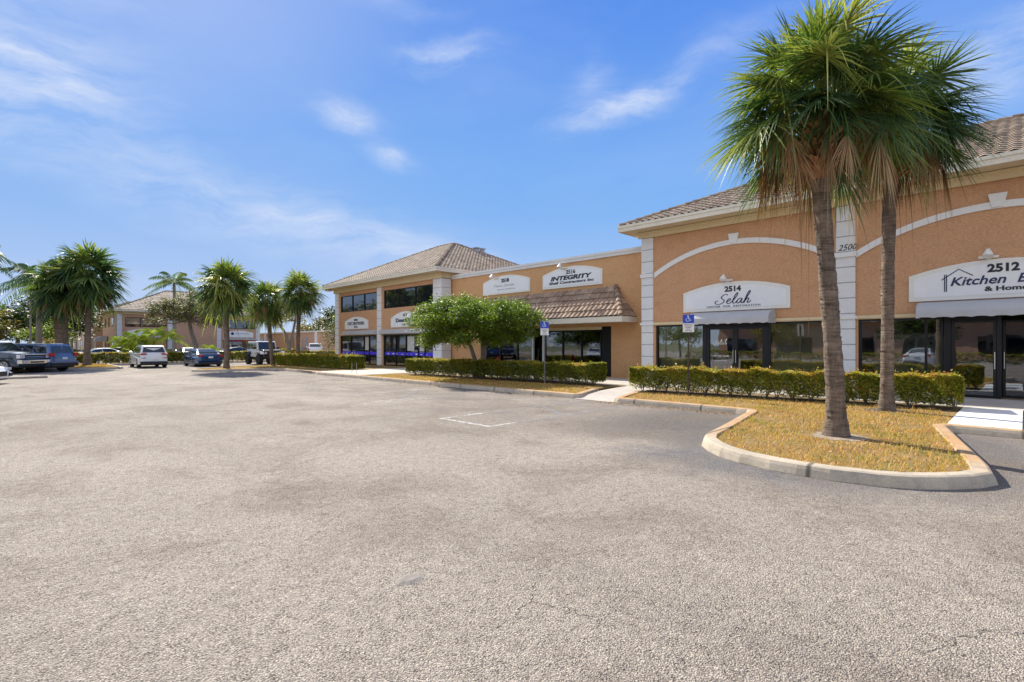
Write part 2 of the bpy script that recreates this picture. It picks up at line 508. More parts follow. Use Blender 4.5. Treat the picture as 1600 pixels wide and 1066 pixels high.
def leaf_mat(name, stops, transl=0.35, rough=0.45, spec=0.45, attr='rnd'):
    if name == 'palm_leaf':
        spec, rough = 0.45, 0.42
    else:
        spec = min(spec, 0.22)
        rough = max(rough, 0.5)
    m, N = new_mat(name)
    at = N.n('ShaderNodeAttribute', attribute_name=attr)
    c = N.ramp(at.outputs['Fac'], stops)
    N.set(N.bs.inputs['Base Color'], c)
    N.bs.inputs['Roughness'].default_value = rough
    N.bs.inputs['Specular IOR Level'].default_value = spec
    tr = N.n('ShaderNodeBsdfTranslucent')
    N.set(tr.inputs[0], N.mix(1.0, c, (1.25, 1.35, 0.7), 'MULTIPLY'))
    mx = N.n('ShaderNodeMixShader')
    mx.inputs[0].default_value = transl
    N.set(mx.inputs[1], N.bs.outputs[0])
    N.set(mx.inputs[2], tr.outputs[0])
    N.t.links.new(mx.outputs[0], N.out.inputs[0])


leaf_mat('palm_leaf', [(0.0, (0.025, 0.06, 0.032)), (0.40, (0.07, 0.13, 0.04)), (0.72, (0.18, 0.235, 0.045)), (1.0, (0.44, 0.43, 0.12))], 0.36, 0.42, 0.32)
leaf_mat('palm_dead', [(0.0, (0.13, 0.065, 0.03)), (0.5, (0.33, 0.185, 0.09)), (1.0, (0.54, 0.42, 0.27))], 0.15, 0.8, 0.2)
leaf_mat('hedge_leaf', [(0.0, (0.03, 0.05, 0.014)), (0.4, (0.11, 0.14, 0.022)), (0.75, (0.30, 0.32, 0.035)), (0.95, (0.50, 0.47, 0.07)), (1.0, (0.48, 0.22, 0.05))], 0.34, 0.4)
leaf_mat('tree_leaf', [(0.0, (0.035, 0.075, 0.014)), (0.45, (0.13, 0.20, 0.022)), (0.8, (0.29, 0.36, 0.04)), (0.95, (0.42, 0.42, 0.06)), (1.0, (0.40, 0.20, 0.05))], 0.38, 0.4)
leaf_mat('tree_leaf_dull', [(0.0, (0.05, 0.06, 0.025)), (0.5, (0.12, 0.125, 0.05)), (1.0, (0.26, 0.22, 0.10))], 0.30, 0.6)
leaf_mat('tree_leaf_dark', [(0.0, (0.018, 0.04, 0.014)), (0.5, (0.045, 0.08, 0.022)), (1.0, (0.15, 0.17, 0.045))], 0.28, 0.5)
leaf_mat('tree_leaf_gold', [(0.0, (0.06, 0.07, 0.02)), (0.5, (0.19, 0.17, 0.04)), (1.0, (0.38, 0.28, 0.06))], 0.30, 0.5)
leaf_mat('areca_leaf', [(0.0, (0.10, 0.17, 0.02)), (0.5, (0.30, 0.38, 0.035)), (1.0, (0.60, 0.56, 0.07))], 0.4, 0.4)
leaf_mat('flower_red', [(0.0, (0.22, 0.04, 0.04)), (0.4, (0.16, 0.15, 0.03)), (0.7, (0.40, 0.30, 0.05)), (1.0, (0.42, 0.12, 0.05))], 0.3, 0.6)
leaf_mat('grass_blade', [(0.0, (0.15, 0.19, 0.03)), (0.2, (0.40, 0.34, 0.06)), (0.5, (0.60, 0.36, 0.095)), (0.8, (0.78, 0.47, 0.20)), (1.0, (0.26, 0.12, 0.04))], 0.3, 0.6, 0.3)


def bark_mats():
    m, N = new_mat('palm_trunk')
    sx = N.n('ShaderNodeSeparateXYZ')
    N.set(sx.inputs[0], N.obj)
    P = N.vmath('ADD', N.obj, N.vmath('SCALE', N.noise(N.obj, 5, 4, 0.6, out=1), scale=0.10))
    rings = N.noise(N.mapping(P, scale=(2.0, 2.0, 26)), 1.0, 5, 0.65)
    vert = N.noise(N.mapping(P, scale=(30, 30, 3)), 1.0, 4, 0.6)
    blot = N.noise(N.obj, 3.0, 5, 0.6)
    c = N.mix(N.ramp(rings, [(0.35, 0.0), (0.62, 1.0)]), (0.085, 0.06, 0.045), (0.26, 0.195, 0.145))
    c = N.mix(N.ramp(vert, [(0.45, 0.0), (0.75, 0.55)]), c, (0.33, 0.26, 0.205))
    c = N.mix(1.0, c, N.ramp(blot, [(0.3, 0.5), (0.7, 1.15)]), 'MULTIPLY')
    N.set(N.bs.inputs['Base Color'], c)
    N.bs.inputs['Roughness'].default_value = 0.95
    h = N.math('ADD', rings, N.math('MULTIPLY', vert, 0.5))
    N.set(N.bs.inputs['Normal'], N.bump(h, 0.9, 0.035))
    m, N = new_mat('palm_boot')
    c = N.ramp(N.noise(N.mapping(N.obj, scale=(9, 9, 3)), 2.0, 5, 0.65), [(0.3, (0.17, 0.075, 0.035)), (0.6, (0.40, 0.20, 0.10)), (0.8, (0.50, 0.30, 0.17))])
    N.set(N.bs.inputs['Base Color'], c)
    N.bs.inputs['Roughness'].default_value = 0.9
    for nm, a, b in (('bark_grey', (0.13, 0.11, 0.095), (0.30, 0.27, 0.235)), ('bark_pale', (0.30, 0.27, 0.23), (0.46, 0.43, 0.38))):
        m, N = new_mat(nm)
        n = N.noise(N.mapping(N.obj, scale=(6, 6, 1.6)), 3.0, 6, 0.65)
        N.set(N.bs.inputs['Base Color'], N.ramp(n, [(0.3, a), (0.7, b)]))
        N.bs.inputs['Roughness'].default_value = 0.9
        N.set(N.bs.inputs['Normal'], N.bump(n, 0.6, 0.02))


bark_mats()


# ------------------------------------------------------------------ mesh helpers
def tagp(o, label=None, cat=None, group=None, kind=None):
    if label:
        o['label'] = label
    if cat:
        o['category'] = cat
    if group:
        o['group'] = group
    if kind:
        o['kind'] = kind
    return o


def empty(name, loc, rz=0, label=None, cat=None, group=None, kind=None):
    o = bpy.data.objects.new(name, None)
    o.empty_display_size = 0.2
    col.objects.link(o)
    o.location = loc
    o.rotation_euler = (0, 0, rz)
    return tagp(o, label, cat, group, kind)


def link_mesh(name, me, mat, parent=None, smooth=False, loc=None, rz=0):
    o = bpy.data.objects.new(name, me)
    col.objects.link(o)
    if mat and not me.materials:
        me.materials.append(MATS[mat])
    if parent is not None:
        o.parent = parent
    if loc is not None:
        o.location = loc
        o.rotation_euler = (0, 0, rz)
    if smooth:
        me.polygons.foreach_set('use_smooth', [True] * len(me.polygons))
    return o


def copy_tree(o, parent=None):
    c = o.copy()
    col.objects.link(c)
    c.parent = parent
    for ch in list(o.children):
        copy_tree(ch, c)
    return c


class MB:
    def __init__(s):
        s.v = []
        s.f = []
        s.r = []          # per-vertex random value

    def add(s, vs, fs, r=0.5):
        b = len(s.v)
        s.v.extend([tuple(p) for p in vs])
        s.f.extend([tuple(i + b for i in f) for f in fs])
        s.r.extend([r] * len(vs))
        return s

    def box(s, x0, x1, y0, y1, z0, z1, r=0.5):
        if x0 > x1: x0, x1 = x1, x0
        if y0 > y1: y0, y1 = y1, y0
        if z0 > z1: z0, z1 = z1, z0
        vs = [(x0, y0, z0), (x1, y0, z0), (x1, y1, z0), (x0, y1, z0), (x0, y0, z1), (x1, y0, z1), (x1, y1, z1), (x0, y1, z1)]
        return s.add(vs, [(0, 3, 2, 1), (4, 5, 6, 7), (0, 1, 5, 4), (1, 2, 6, 5), (2, 3, 7, 6), (3, 0, 4, 7)], r)

    def prism_v(s, poly, v0, v1):
        """poly in (u,z), extruded along v (local y)"""
        n = len(poly)
        vs = [(p[0], v0, p[1]) for p in poly] + [(p[0], v1, p[1]) for p in poly]
        fs = [tuple(range(n)), tuple(reversed(range(n, 2 * n)))]
        fs += [(i, i + n, (i + 1) % n + n, (i + 1) % n) for i in range(n)]
        return s.add(vs, fs)

    def prism_u(s, poly, u0, u1):
        """poly in (v,z), extruded along u (local x)"""
        n = len(poly)
        vs = [(u0, p[0], p[1]) for p in poly] + [(u1, p[0], p[1]) for p in poly]
        fs = [tuple(reversed(range(n))), tuple(range(n, 2 * n))]
        fs += [(i, (i + 1) % n, (i + 1) % n + n, i + n) for i in range(n)]
        return s.add(vs, fs)

    def tube(s, pts, rs, n=10, cap=True, r=0.5, flat=1.0):
        pts = [Vector(p) for p in pts]
        if not isinstance(rs, (list, tuple)):
            rs = [rs] * len(pts)
        rings = []
        vs = []
        up0 = None
        for i, p in enumerate(pts):
            t = (pts[min(i + 1, len(pts) - 1)] - pts[max(i - 1, 0)]).normalized()
            if up0 is None:
                up0 = Vector((0, 0, 1)) if abs(t.z) < 0.9 else Vector((1, 0, 0))
            a = t.cross(up0).normalized()
            b = a.cross(t).normalized()
            up0 = b
            for k in range(n):
                an = 2 * PI * k / n
                vs.append(p + a * math.cos(an) * rs[i] + b * math.sin(an) * rs[i] * flat)
        fs = []
        for i in range(len(pts) - 1):
            for k in range(n):
                fs.append((i * n + k, i * n + (k + 1) % n, (i + 1) * n + (k + 1) % n, (i + 1) * n + k))
        if cap:
            fs.append(tuple(reversed(range(n))))
            fs.append(tuple(range((len(pts) - 1) * n, len(pts) * n)))
        return s.add(vs, fs, r)

    def lathe(s, prof, n=24, axis='z', c=(0, 0, 0)):
        """prof: list of (r, h)"""
        vs = []
        for (r, h) in prof:
            for k in range(n):
                a = 2 * PI * k / n
                p = (r * math.cos(a), r * math.sin(a), h)
                if axis == 'y':
                    p = (p[0], p[2], p[1])
                vs.append((p[0] + c[0], p[1] + c[1], p[2] + c[2]))
        fs = []
        for i in range(len(prof) - 1):
            for k in range(n):
                fs.append((i * n + k, i * n + (k + 1) % n, (i + 1) * n + (k + 1) % n, (i + 1) * n + k))
        fs.append(tuple(reversed(range(n))))
        fs.append(tuple(range((len(prof) - 1) * n, len(prof) * n)))
        return s.add(vs, fs)

    def build(s, name, mat, parent=None, smooth=False, bevel=0, seg=2, fix=False, loc=None, rz=0):
        me = bpy.data.meshes.new(name)
        me.from_pydata(s.v, [], s.f)
        a = me.attributes.new('rnd', 'FLOAT', 'POINT')
        a.data.foreach_set('value', s.r)
        if fix:
            bm = bmesh.new()
            bm.from_mesh(me)
            bmesh.ops.recalc_face_normals(bm, faces=bm.faces)
            bm.to_mesh(me)
            bm.free()
        me.update()
        o = link_mesh(name, me, mat, parent, smooth, loc, rz)
        if bevel:
            m = o.modifiers.new('bevel', 'BEVEL')
            m.width = bevel
            m.segments = seg
            m.limit_method = 'ANGLE'
            m.angle_limit = rad(35)
        return o


def np_mesh(name, V, F, R, mat, parent=None, smooth=False, loc=None):
    """V (n,3), F (m,k) index array, R per-vertex"""
    me = bpy.data.meshes.new(name)
    V = np.asarray(V, dtype=np.float32)
    F = np.asarray(F, dtype=np.int32)
    k = F.shape[1]
    me.vertices.add(len(V))
    me.vertices.foreach_set('co', V.ravel())
    me.loops.add(F.size)
    me.loops.foreach_set('vertex_index', F.ravel())
    me.polygons.add(len(F))
    me.polygons.foreach_set('loop_start', np.arange(0, F.size, k, dtype=np.int32))
    me.polygons.foreach_set('loop_total', np.full(len(F), k, dtype=np.int32))
    a = me.attributes.new('rnd', 'FLOAT', 'POINT')
    a.data.foreach_set('value', np.asarray(R, dtype=np.float32))
    me.update(calc_edges=True)
    return link_mesh(name, me, mat, parent, smooth, loc)


def grid_cells(mb, u0, u1, z0, z1, openings, v0, v1):
    """wall panel in the (u,z) plane with rectangular openings, thickness v0..v1"""
    us = sorted(set([u0, u1] + [min(max(o[k], u0), u1) for o in openings for k in (0, 1)]))
    zs = sorted(set([z0, z1] + [min(max(o[k], z0), z1) for o in openings for k in (2, 3)]))
    for i in range(len(us) - 1):
        run = None
        for j in range(len(zs) - 1):
            cu, cz = (us[i] + us[i + 1]) / 2, (zs[j] + zs[j + 1]) / 2
            hole = any(o[0] < cu < o[1] and o[2] < cz < o[3] for o in openings)
            if not hole:
                if run is None:
                    run = [zs[j], zs[j + 1]]
                else:
                    run[1] = zs[j + 1]
            if hole or j == len(zs) - 2:
                if run:
                    mb.box(us[i], us[i + 1], v0, v1, run[0], run[1])
                run = None


# ------------------------------------------------------------------ text
def text_obj(name, s, height, parent, loc, mat='ink', shear=0.0, bold=0.0, width=None, align='CENTER', depth=0.012, spacing=1.0, serif=False):
    """letters standing in the local XZ plane, facing -Y; loc = centre of baseline"""
    cu = bpy.data.curves.new(name, 'FONT')
    cu.body = s
    cu.size = 1.0
    cu.shear = shear
    cu.offset = bold
    cu.space_character = spacing
    cu.resolution_u = 3
    ob = bpy.data.objects.new(name, cu)
    col.objects.link(ob)
    dg = bpy.context.evaluated_depsgraph_get()
    dg.update()
    me = bpy.data.meshes.new_from_object(ob.evaluated_get(dg))
    bpy.data.objects.remove(ob)
    bpy.data.curves.remove(cu)
    n = len(me.vertices)
    co = np.empty(n * 3, dtype=np.float32)
    me.vertices.foreach_get('co', co)
    co = co.reshape(-1, 3)
    cap = 0.70
    sc = height / cap
    x0, x1 = co[:, 0].min(), co[:, 0].max()
    sx = (width / (x1 - x0)) if width else sc
    cx = {'CENTER': (x0 + x1) / 2, 'LEFT': x0}[align]
    out = np.stack([(co[:, 0] - cx) * sx, np.zeros(n), co[:, 1] * sc], 1)
    polys = [tuple(p.vertices) for p in me.polygons]
    bpy.data.meshes.remove(me)
    mb = MB()
    mb.add(out.tolist(), polys)
    if serif:
        pass
    o = mb.build(name, mat, parent)
    m = o.modifiers.new('solid', 'SOLIDIFY')
    m.thickness = depth
    m.offset = 0
    o.location = loc
    return o


def smooth_path(pts, sub=5):
    P = [Vector((p[0], p[1])) for p in pts]
    out = []
    for i in range(len(P) - 1):
        p0, p1, p2, p3 = P[max(i - 1, 0)], P[i], P[i + 1], P[min(i + 2, len(P) - 1)]
        for k in range(sub):
            t = k / sub
            out.append(0.5 * ((2 * p1) + (-p0 + p2) * t + (2 * p0 - 5 * p1 + 4 * p2 - p3) * t * t + (-p0 + 3 * p1 - 3 * p2 + p3) * t ** 3))
    out.append(P[-1])
    return out


def stroke(mb, pts, w, v, sub=5, thick=0.006, sm=True):
    """a pen stroke in the (u,z) plane facing -v"""
    P = smooth_path(pts, sub) if sm else [Vector((p[0], p[1])) for p in pts]
    vs = []
    for i, p in enumerate(P):
        t = (P[min(i + 1, len(P) - 1)] - P[max(i - 1, 0)])
        t = t.normalized() if t.length > 1e-6 else Vector((1, 0))
        nrm = Vector((-t.y, t.x))
        ww = w * (0.55 + 0.6 * abs(t.y)) / 2 if sm else w / 2
        a, b = p + nrm * ww, p - nrm * ww
        vs += [(a.x, v, a.y), (b.x, v, b.y)]
    fs = [(2 * i, 2 * i + 1, 2 * i + 3, 2 * i + 2) for i in range(len(P) - 1)]
    mb.add(vs, fs)


# ------------------------------------------------------------------ the setting
def sheet(name, pts, z, mat, kind='structure', sub=None):
    mb = MB()
    mb.add([(p[0], p[1], z) for p in pts], [tuple(range(len(pts)))])
    o = mb.build(name, mat)
    o['kind'] = kind
    return o


sheet('ground', [(-1500, -1500), (1500, -1500), (1500, 1500), (-1500, 1500)], -0.03, 'far_ground')
sheet('parking_lot', [(-70, -60), (60, -60), (60, 88), (-70, 88)], 0.0, 'asphalt')


def slab(name, pts, z0, z1, mat, kind='structure', bevel=0):
    mb = MB()
    n = len(pts)
    area = sum(pts[i][0] * pts[(i + 1) % n][1] - pts[(i + 1) % n][0] * pts[i][1] for i in range(n))
    if area < 0:
        pts = pts[::-1]
    vs = [(p[0], p[1], z0) for p in pts] + [(p[0], p[1], z1) for p in pts]
    fs = [tuple(range(n, 2 * n))] + [(i, (i + 1) % n, (i + 1) % n + n, i + n) for i in range(n)]
    mb.add(vs, fs)
    o = mb.build(name, mat, bevel=bevel)
    if kind:
        o['kind'] = kind
    return o


def kerb(name, path, h=0.15, w=0.17, batter=0.06, mat='kerb', closed=False, joints=3.0):
    """path = outer foot of the kerb; the planting lies to the LEFT of the direction of travel"""
    P = [Vector((p[0], p[1])) for p in path]
    # round the corners a little by subdividing long runs
    Q = []
    for i in range(len(P) - 1):
        L = (P[i + 1] - P[i]).length
        k = max(1, int(L / 0.6))
        for j in range(k):
            Q.append(P[i] + (P[i + 1] - P[i]) * j / k)
    Q.append(P[-1])
    prof = [(0.0, -0.02), (0.0, 0.01), (batter * 0.45, h * 0.62), (batter * 0.8, h * 0.90), (batter + 0.02, h), (batter + w, h), (batter + w + 0.01, h - 0.02), (batter + w + 0.01, -0.02)]
    vs = []
    rng = random.Random(7)
    for i, p in enumerate(Q):
        t1 = (Q[i] - Q[i - 1]).normalized() if i > 0 else (Q[1] - Q[0]).normalized()
        t2 = (Q[i + 1] - Q[i]).normalized() if i < len(Q) - 1 else t1
        t = (t1 + t2).normalized()
        nrm = Vector((-t.y, t.x))
        sc = 1 / max(0.5, t.dot(t2))
        jz = rng.uniform(-0.0008, 0.0008)
        for (a, z) in prof:
            q = p + nrm * a * sc
            vs.append((q.x, q.y, z + (jz if z > 0.05 else 0)))
    k = len(prof)
    fs = []
    for i in range(len(Q) - 1):
        for j in range(k - 1):
            fs.append((i * k + j, (i + 1) * k + j, (i + 1) * k + j + 1, i * k + j + 1))
    fs.append(tuple(range(k)))
    fs.append(tuple(reversed(range((len(Q) - 1) * k, len(Q) * k))))
    mb = MB()
    mb.add(vs, fs)
    o = mb.build(name, mat, fix=True)
    o['kind'] = 'structure'
    return o


def arc(cx, cy, r, a0, a1, n):
    return [(cx + r * math.cos(rad(a0 + (a1 - a0) * i / n)), cy + r * math.sin(rad(a0 + (a1 - a0) * i / n))) for i in range(n + 1)]


# near planter island: nose towards the drive
ISLAND = [(13.02, -9.0), (13.02, -4.0), (13.0, 0.95), (12.9, 1.02), (9.6, 0.38), (9.05, 0.28), (8.55, 0.22), (8.2, 0.36), (7.88, 0.6), (7.6, 0.9), (7.45, 1.2),
          (7.34, 1.72), (7.33, 2.1), (7.37, 2.45), (7.5, 2.9), (7.72, 3.28), (7.98, 3.56), (8.35, 3.84), (8.75, 4.0), (9.83, 4.17), (12.55, 4.66), (12.7, 4.75),
          (12.75, 5.0), (12.75, 8.4), (12.85, 8.6), (15.3, 9.35)]
kerb('kerb', ISLAND[::-1])
KC = [(15.2, 10.75), (13.15, 9.95), (12.95, 9.95), (12.82, 10.1), (12.8, 12.0), (12.8, 28.6), (13.1, 29.6), (13.1, 35.2), (13.0, 35.6), (12.7, 35.8), (9.6, 36.0), (9.0, 36.2), (8.65, 36.6),
      (8.55, 37.1), (8.65, 37.8), (9.2, 38.6), (12.2, 40.8), (16, 42.6), (20, 44.2), (27, 46.5)]
kerb('kerb', KC[::-1])
KL = [(-12, 45.0), (5.6, 45.0), (6.0, 45.15), (6.25, 45.6), (6.3, 46.2), (6.3, 52.2), (6.4, 52.6), (6.7, 52.8), (30, 52.8)]
kerb('kerb', KL)


def offset_path(path, dist):
    P = [Vector((p[0], p[1])) for p in path]
    out = []
    for i, p in enumerate(P):
        t1 = (P[i] - P[i - 1]).normalized() if i > 0 else (P[1] - P[0]).normalized()
        t2 = (P[i + 1] - P[i]).normalized() if i < len(P) - 1 else t1
        t = (t1 + t2).normalized()
        nrm = Vector((t.y, -t.x))
        sc = 1 / max(0.6, t.dot(t2))
        q = p + nrm * dist * sc
        out.append((q.x, q.y))
    return out


isl_in = offset_path(ISLAND, 0.20)
slab('grass_verge', isl_in + [(17.3, 9.3), (17.3, -9.0)], 0.0, 0.115, 'lawn')
kc_in = offset_path(KC, 0.20)
slab('grass_verge', [p for p in kc_in if p[1] < 24.5] + [(12.99, 24.45), (17.3, 24.45), (17.3, 10.9)], 0.0, 0.115, 'lawn')
slab('grass_verge', [(13.0, 29.75)] + [p for p in kc_in if p[1] > 28.7] + [(27, 60), (30, 60), (30, 29.75)], 0.0, 0.115, 'lawn')
kl_in = offset_path(KL, -0.20)
slab('grass_verge', kl_in + [(30, 56.5), (-12, 56.5)], 0.0, 0.115, 'lawn')
slab('sidewalk', [(17.3, -9.0), (20.62, -9.0), (20.62, 30.0), (17.3, 30.0)], -0.02, 0.13, 'sidewalk')
slab('sidewalk', [(13.0, 24.5), (17.3, 24.5), (17.3, 29.7), (13.0, 29.7)], -0.02, 0.128, 'sidewalk')
mb = MB()
mb.add([(12.75, 8.55, 0.012), (12.75, 9.98, 0.012), (14.6, 10.3, 0.127), (14.6, 9.0, 0.127), (17.3, 10.9, 0.127), (17.3, 9.3, 0.127)], [(0, 3, 2, 1), (3, 5, 4, 2)])
o = mb.build('ramp', 'sidewalk')
o['kind'] = 'structure'
slab('white_path', [(13.2, 0.02), (17.28, 0.02), (17.28, 1.08), (13.2, 1.08)], 0.02, 0.136, 'white_slab', bevel=0.006)

# painted stall markings (worn)
def lines(name, segs, w, z, mat):
    mb = MB()
    for (a, b) in segs:
        a, b = Vector(a), Vector(b)
        t = (b - a).normalized()
        n = Vector((-t.y, t.x)) * w / 2
        mb.add([(*(a - n), z), (*(b - n), z), (*(b + n), z), (*(a + n), z)], [(0, 1, 2, 3)])
    o = mb.build(name, mat)
    o['kind'] = 'structure'


lines('painted_line', [((7.2, 7.8), (7.2, 9.55)), ((7.26, 7.85), (7.95, 7.85))], 0.10, 0.004, 'road_paint')
lines('worn_line', [((7.3, 9.5), (8.6, 9.5)), ((7.1, 13.4), (9.6, 13.35)), ((7.1, 13.75), (9.6, 13.7)), ((8.2, 16.1), (11.5, 16.1)), ((7.3, 19.4), (12.6, 19.4)), ((7.3, 22.2), (12.6, 22.2)), ((7.3, 25.0), (12.6, 25.0)), ((9.2, 16.5), (11.8, 16.5))], 0.13, 0.004, 'road_paint_worn')
lines('faded_blue_line', [((8.0, 7.86), (12.7, 7.86)), ((8.7, 9.5), (12.7, 9.5)), ((9.7, 8.0), (10.6, 9.4)), ((10.9, 8.0), (11.8, 9.4)), ((9.6, 13.2), (12.5, 13.2)), ((9.0, 14.1), (11.0, 16.0))], 0.12, 0.004, 'road_paint_blue')

# small flat stone / broken piece of asphalt in the drive
mb = MB()
mb.add([(-0.16, -.05, 0), (-.05, -.09, 0), (.12, -.06, 0), (.17, .03, 0), (.03, .09, 0), (-.12, .06, 0), (-.1, -.03, .022), (-.02, -.05, .027), (.09, -.03, .024), (.1, .02, .026), (.01, .05, .03), (-.08, .03, .024)],
       [(6, 7, 8, 9, 10, 11), (0, 1, 7, 6), (1, 2, 8, 7), (2, 3, 9, 8), (3, 4, 10, 9), (4, 5, 11, 10), (5, 0, 6, 11)])
flat('stone', (0.24, 0.215, 0.19), 0.95, var=0.3, vscale=12, bump=0.8, bscale=60)
mb.v = [(p[0] * .75, p[1] * .9, p[2] * .45) for p in mb.v]
o = mb.build('broken_stone', 'stone', loc=(2.1, 3.15, 0.001), rz=rad(-10))
tagp(o, 'small flat broken stone lying alone on the open asphalt', 'stone')


# ------------------------------------------------------------------ roofs
def tile_face(mb, E0, E1, T0, T1, period=0.30, course=0.36, sub=6, hh=0.045, step=0.03, seed=1):
    """barrel-tiled slope between the eave line E0-E1 and the top line T0-T1"""
    rng = random.Random(seed)
    E0, E1, T0, T1 = map(Vector, (E0, E1, T0, T1))
    e = (E1 - E0).normalized()
    L = (E1 - E0).length
    # slope direction perpendicular to e
    s = (T0 - E0) - e * (T0 - E0).dot(e)
    S = s.length
    s.normalize()
    n = e.cross(s)
    if n.z < 0:
        n = -n
    aL1 = (T0 - E0).dot(e)
    aR1 = (T1 - E0).dot(e)
    nc = max(2, int(round(S / course)))
    ncol = int(math.ceil(L / period)) * sub
    rnds = {}
    rows = []
    for j in range(nc):
        for (b, st) in ((j / nc, step), ((j + 1) / nc, 0.0)):
            rows.append((b, st, j))
    base = len(mb.v)
    W_ = ncol + 1
    for (b, st, j) in rows:
        lo = aL1 * b
        hi = L + (aR1 - L) * b
        for k in range(W_):
            a = k * period / sub
            a = min(max(a, lo), hi)
            w = 0.5 + 0.5 * math.cos(2 * PI * (a / period))
            h = hh * (w ** 0.75) + st
            p = E0 + e * a + s * (b * S) + n * h
            mb.v.append((p.x, p.y, p.z))
            key = (j, int(k / sub + 0.5))
            if key not in rnds:
                rnds[key] = min(1, max(0, rng.gauss(0.5, 0.22)))
            mb.r.append(rnds[key])
    for i in range(len(rows) - 1):
        for k in range(ncol):
            a, b_, c, d_ = base + i * W_ + k, base + i * W_ + k + 1, base + (i + 1) * W_ + k + 1, base + (i + 1) * W_ + k
            if mb.v[a] == mb.v[b_] and mb.v[c] == mb.v[d_]:
                continue
            mb.f.append((a, b_, c, d_))


def cap_line(mb, A, B, r=0.10, seg=0.38, seed=3):
    A, B = Vector(A), Vector(B)
    L = (B - A).length
    n = max(2, int(L / seg))
    rng = random.Random(seed)
    t = (B - A) / n
    up = Vector((0, 0, 1))
    for i in range(n):
        p0 = A + t * i
        p1 = p0 + t * 1.08
        mb.tube([p0 + up * 0.035, p1 + up * 0.01], [r * 1.12, r * 0.9], n=10, r=rng.random())


def hip_roof(root, u0, u1, v0, v1, z, pitch, period=0.30, sub=6, course=0.36, name='roof', overhang_in=0.85, fas=0.26):
    mb = MB()
    D = (v1 - v0) / 2
    L = (u1 - u0)
    if L >= 2 * D:
        r0 = (u0 + D, v0 + D, z + pitch * D)
        r1 = (u1 - D, v0 + D, z + pitch * D)
    else:
        D = L / 2
        r0 = (u0 + D, v0 + D, z + pitch * D)
        r1 = (u0 + D, v1 - D, z + pitch * D)
    kw = dict(period=period, sub=sub, course=course)
    A, B, C, E = (u0, v0, z), (u1, v0, z), (u1, v1, z), (u0, v1, z)
    if L >= (v1 - v0):
        tile_face(mb, A, B, r0, r1, seed=1, **kw)
        tile_face(mb, B, C, r1, r1, seed=2, **kw)
        tile_face(mb, C, E, r1, r0, seed=4, period=period * 2, sub=3, course=course * 2)
        tile_face(mb, E, A, r0, r0, seed=3, **kw)
    else:
        tile_face(mb, A, B, r0, r0, seed=1, **kw)
        tile_face(mb, B, C, r0, r1, seed=2, **kw)
        tile_face(mb, C, E, r1, r1, seed=4, **kw)
        tile_face(mb, E, A, r1, r0, seed=3, **kw)
    for p in (A, E):
        cap_line(mb, p, r0)
    for p in (B, C):
        cap_line(mb, p, r1)
    cap_line(mb, r0, r1)
    ro = mb.build(name, 'roof_tile', root, smooth=False)
    f = MB()
    t = 0.05
    f.box(u0, u1, v0 - t, v0, z - fas, z - 0.005)
    f.box(u0, u1, v1, v1 + t, z - fas, z - 0.005)
    f.box(u0 - t, u0, v0 - t, v1 + t, z - fas, z - 0.005)
    f.box(u1, u1 + t, v0 - t, v1 + t, z - fas, z - 0.005)
    # drip lip
    f.box(u0 - t - 0.03, u1 + t + 0.03, v0 - t - 0.03, v0 - t - 0.002, z - 0.09, z + 0.012)
    f.box(u1 + t + 0.002, u1 + t + 0.03, v0 - t, v1 + t, z - 0.09, z + 0.012)
    f.box(u0 - t - 0.03, u0 - t - 0.002, v0 - t, v1 + t, z - 0.09, z + 0.012)
    f.build('fascia', 'fascia', ro)
    s = MB()
    s.box(u0 + 0.004, u1 - 0.004, v0 + 0.004, v1 - 0.004, z - fas + 0.02, z - fas + 0.06)
    s.build('soffit', 'soffit', ro)
    return ro


# ------------------------------------------------------------------ windows and doors
def window(root, u0, u1, z0, z1, v, glass='glass_dark', fw=0.05, bars=(), frame_mat='bronze', name='window', hbars=()):
    f = MB()
    d = 0.07
    f.box(u0, u1, v - d, v + d, z0, z0 + fw)
    f.box(u0, u1, v - d, v + d, z1 - fw, z1)
    f.box(u0, u0 + fw, v - d + 0.001, v + d - 0.001, z0 + fw, z1 - fw)
    f.box(u1 - fw, u1, v - d + 0.001, v + d - 0.001, z0 + fw, z1 - fw)
    for b in bars:
        f.box(b - fw / 2, b + fw / 2, v - d + 0.002, v + d - 0.002, z0 + fw, z1 - fw)
    for b in hbars:
        f.box(u0 + fw, u1 - fw, v - d + 0.003, v + d - 0.003, b - fw / 2, b + fw / 2)
    w = f.build(name, frame_mat, root)
    p = MB()
    p.box(u0 + fw, u1 - fw, v - 0.006, v + 0.006, z0 + fw, z1 - fw)
    p.build('pane', glass, w)
    return w


def glass_door(root, u0, u1, z0, z1, v, glass='glass_clear', hinge_right=True, fw=0.09):
    w = window(root, u0, u1, z0, z1, v, glass, fw, name='door')
    h = MB()
    hu = u0 + fw * 0.5 if hinge_right else u1 - fw * 0.5
    h.tube([(hu, v - 0.12, z0 + 0.85), (hu, v - 0.12, z0 + 1.35)], 0.014, 8)
    h.tube([(hu, v - 0.12, z0 + 0.88), (hu, v - 0.05, z0 + 0.88)], 0.011, 6)
    h.tube([(hu, v - 0.12, z0 + 1.32), (hu, v - 0.05, z0 + 1.32)], 0.011, 6)
    h.build('handle', 'alu', w)
    return w


